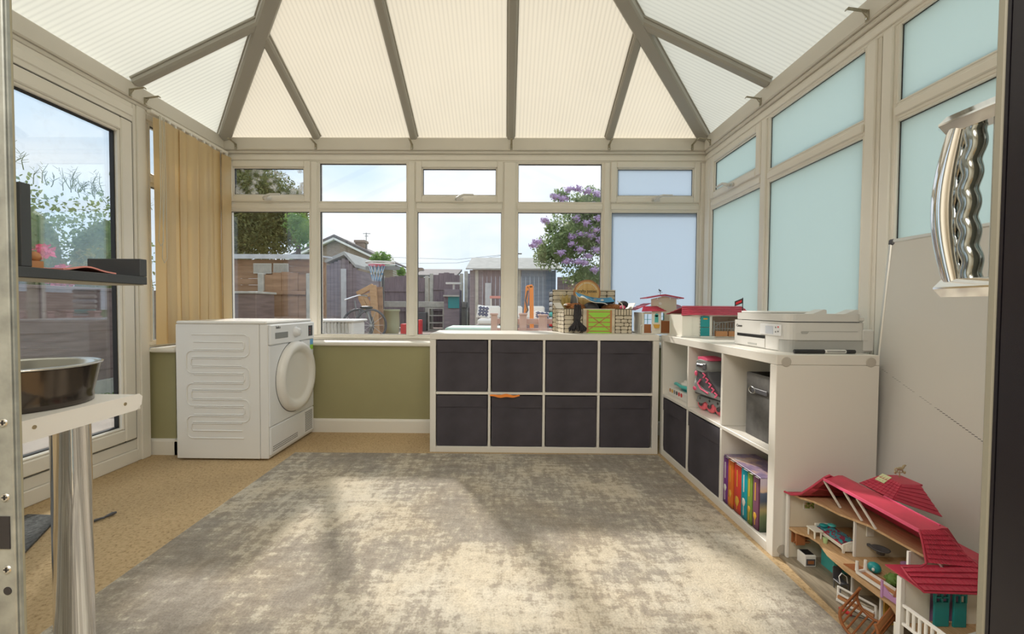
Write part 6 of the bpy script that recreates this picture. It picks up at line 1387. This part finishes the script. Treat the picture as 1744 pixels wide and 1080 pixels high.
cush('patterned_cushion', 'second blue and white patterned cushion lying near the orange frame', 908, 938, 531, 544, 7.6)
# orange A-frame and mint table and pink fence in front
of = thing('orange_frame', 'bright orange folded A-frame standing on the garden sofa side', 'frame', (A(898, 550, 7.2).x, 7.2, TZ))
for a, b in (((891, 586), (898, 488)), ((906, 586), (905, 487)), ((897, 489), (907, 487))): q = G(); q.bar(A(*a, 7.2), A(*b, 7.2), .055 if a[0] < 900 else .07, .04, 0, (0, 1, 0), .006); q.build('bar', 'orange', of)
q = G(); q.tube([A(899, 495, 7.15), A(895, 512, 7.15), A(899, 528, 7.15), A(893, 540, 7.15)], .014, 6); q.build('chain', 'darkgrey', of)
mt_ = thing('mint_box', 'pale mint green storage lid just outside the central window', 'storage box', (A(800, 566, 5.2).x, 5.2, GZ)); a, b = A(757, 569, 5.2), A(880, 559, 5.2)
q = G(); q.box((a.x, 5.2, b.z-.06), (b.x, 5.9, b.z), 0, .02); q.build('lid', 'mint', mt_); q = G(); q.box((a.x+.03, 5.23, GZ), (b.x-.03, 5.87, b.z-.061), 0, .01); q.build('body', 'mint', mt_)
pf = thing('pink_bench', 'pale pink slatted garden bench back just outside the right-hand window', 'bench', (A(890, 560, 4.3).x, 4.3, GZ))
for a, b, t_ in ((836, 847, 537), (885, 897, 537), (918, 932, 539), (972, 984, 539)):
    p, r_ = A(a, t_, 4.3), A(b, t_, 4.3); q = G(); q.box((p.x, 4.3, GZ), (r_.x, 4.37, p.z), 0, .006); q.box((p.x-.008, 4.292, p.z+.0005), (r_.x+.008, 4.378, p.z+.022), 0, .005); q.build('post', 'palepink', pf)
for y_ in (547, 563): p, r_ = A(838, y_, 4.38), A(984, y_, 4.38); q = G(); q.box((p.x, 4.375, p.z-.028), (r_.x, 4.40, p.z+.028), 0, .004); q.build('rail', 'palepink', pf)
# striped rolls stack
rs = thing('striped_cushion_stack', 'stack of grey, red and blue rolled cushions left of the toy stable box', 'cushion stack', (A(945, 530, 5).x, 5, GZ))
cols = ['midgrey', 'concrete', 'felt_light', 'concrete', 'aqua', 'felt_light', 'red', 'teal', 'midgrey']
p, r_ = A(936, 500, 5), A(975, 500, 5)
for k in range(9): z_ = A(936, 501+k*8.6, 5).z; q = G(); q.tube([(p.x, 5, z_), (p.x+.02, 5, z_), (r_.x-.02, 5, z_), (r_.x, 5, z_)], [.018, .028, .028, .018], 10); q.build('roll', cols[k], rs)
q = G(); q.box((p.x, 4.98, GZ), (r_.x, 5.06, A(936, 574, 5).z)); q.box((p.x, 5.035, GZ), (r_.x, 5.06, A(936, 497, 5).z)); q.build('stand', 'darkgrey', rs)
# lilac tree
random.seed(31)
Yl = 8.6; fl = []
for px_, py_ in ((985, 322), (1002, 326), (1018, 330), (970, 322), (945, 335), (960, 338), (928, 375), (916, 412), (908, 418), (982, 372), (998, 380), (1014, 392), (975, 402), (990, 398), (1006, 402), (974, 415), (1016, 425), (988, 425), (1002, 436), (984, 446), (996, 448), (1012, 460), (1020, 372), (1010, 350), (965, 445), (1040, 350), (1050, 400), (1040, 440), (955, 430), (1022, 408)):
    c = A(px_, py_, Yl-.55+.1*random.random()); fl.append((c, (.10+.03*random.random(), .09, .075), 'blossom'))
crown('lilac_tree', 'lilac tree in purple blossom at the right of the clear back windows', 'tree', [(A(985, 400, Yl), (.75, .65, .65)), (A(955, 425, Yl), (.50, .5, .50)), (A(1000, 350, Yl), (.60, .55, .38)), (A(1040, 390, Yl), (.70, .6, .80)), (A(925, 432, Yl), (.24, .3, .35)), (A(955, 335, Yl), (.22, .3, .16)), (A(1000, 470, Yl), (.55, .5, .35)), (A(938, 385, Yl), (.14, .2, .14))], 'leaf_mid', .055, 2100, [(A(1010, 520, Yl).x, Yl, TZ), (A(1005, 480, Yl).x, Yl, 1.2), (A(1000, 440, Yl).x, Yl, 1.8)], fl)
nf = pfence('side_fence', 'grey-brown fence below the lilac tree, right of the grey shed', [945, 1060], 472, 9.6, 0, None, 'shed_dark', False)
tp_ = thing('telegraph_pole', 'thin distant telegraph pole with wires above the shed roof', 'pole', (A(880, 480, 40).x, 40, .2)); c = A(880, 427, 40)
q = G(); q.cyl((c.x, 40, .2), (c.x, 40, c.z), .12, seg=8); q.bar((c.x-.5, 40, c.z-.3), (c.x+.5, 40, c.z-.3), .1, .1); q.build('pole', 'bark', tp_)
q = G()
for dz in (0, .35): q.tube([(c.x-.4, 40, c.z-.3), (c.x-6, 42, c.z-1.0+dz), (c.x-14, 44, c.z-.9+dz*2)], .02, 4)
q.build('wires', 'midgrey', tp_)
# neighbouring wall and fence on the right behind the frosted glass
pr_ = G(); pr_.box((5.2, -2, GZ), (5.4, 9.5, 1.2)); o = pr_.build('boundary_wall', 'brick'); o['kind'] = 'structure'
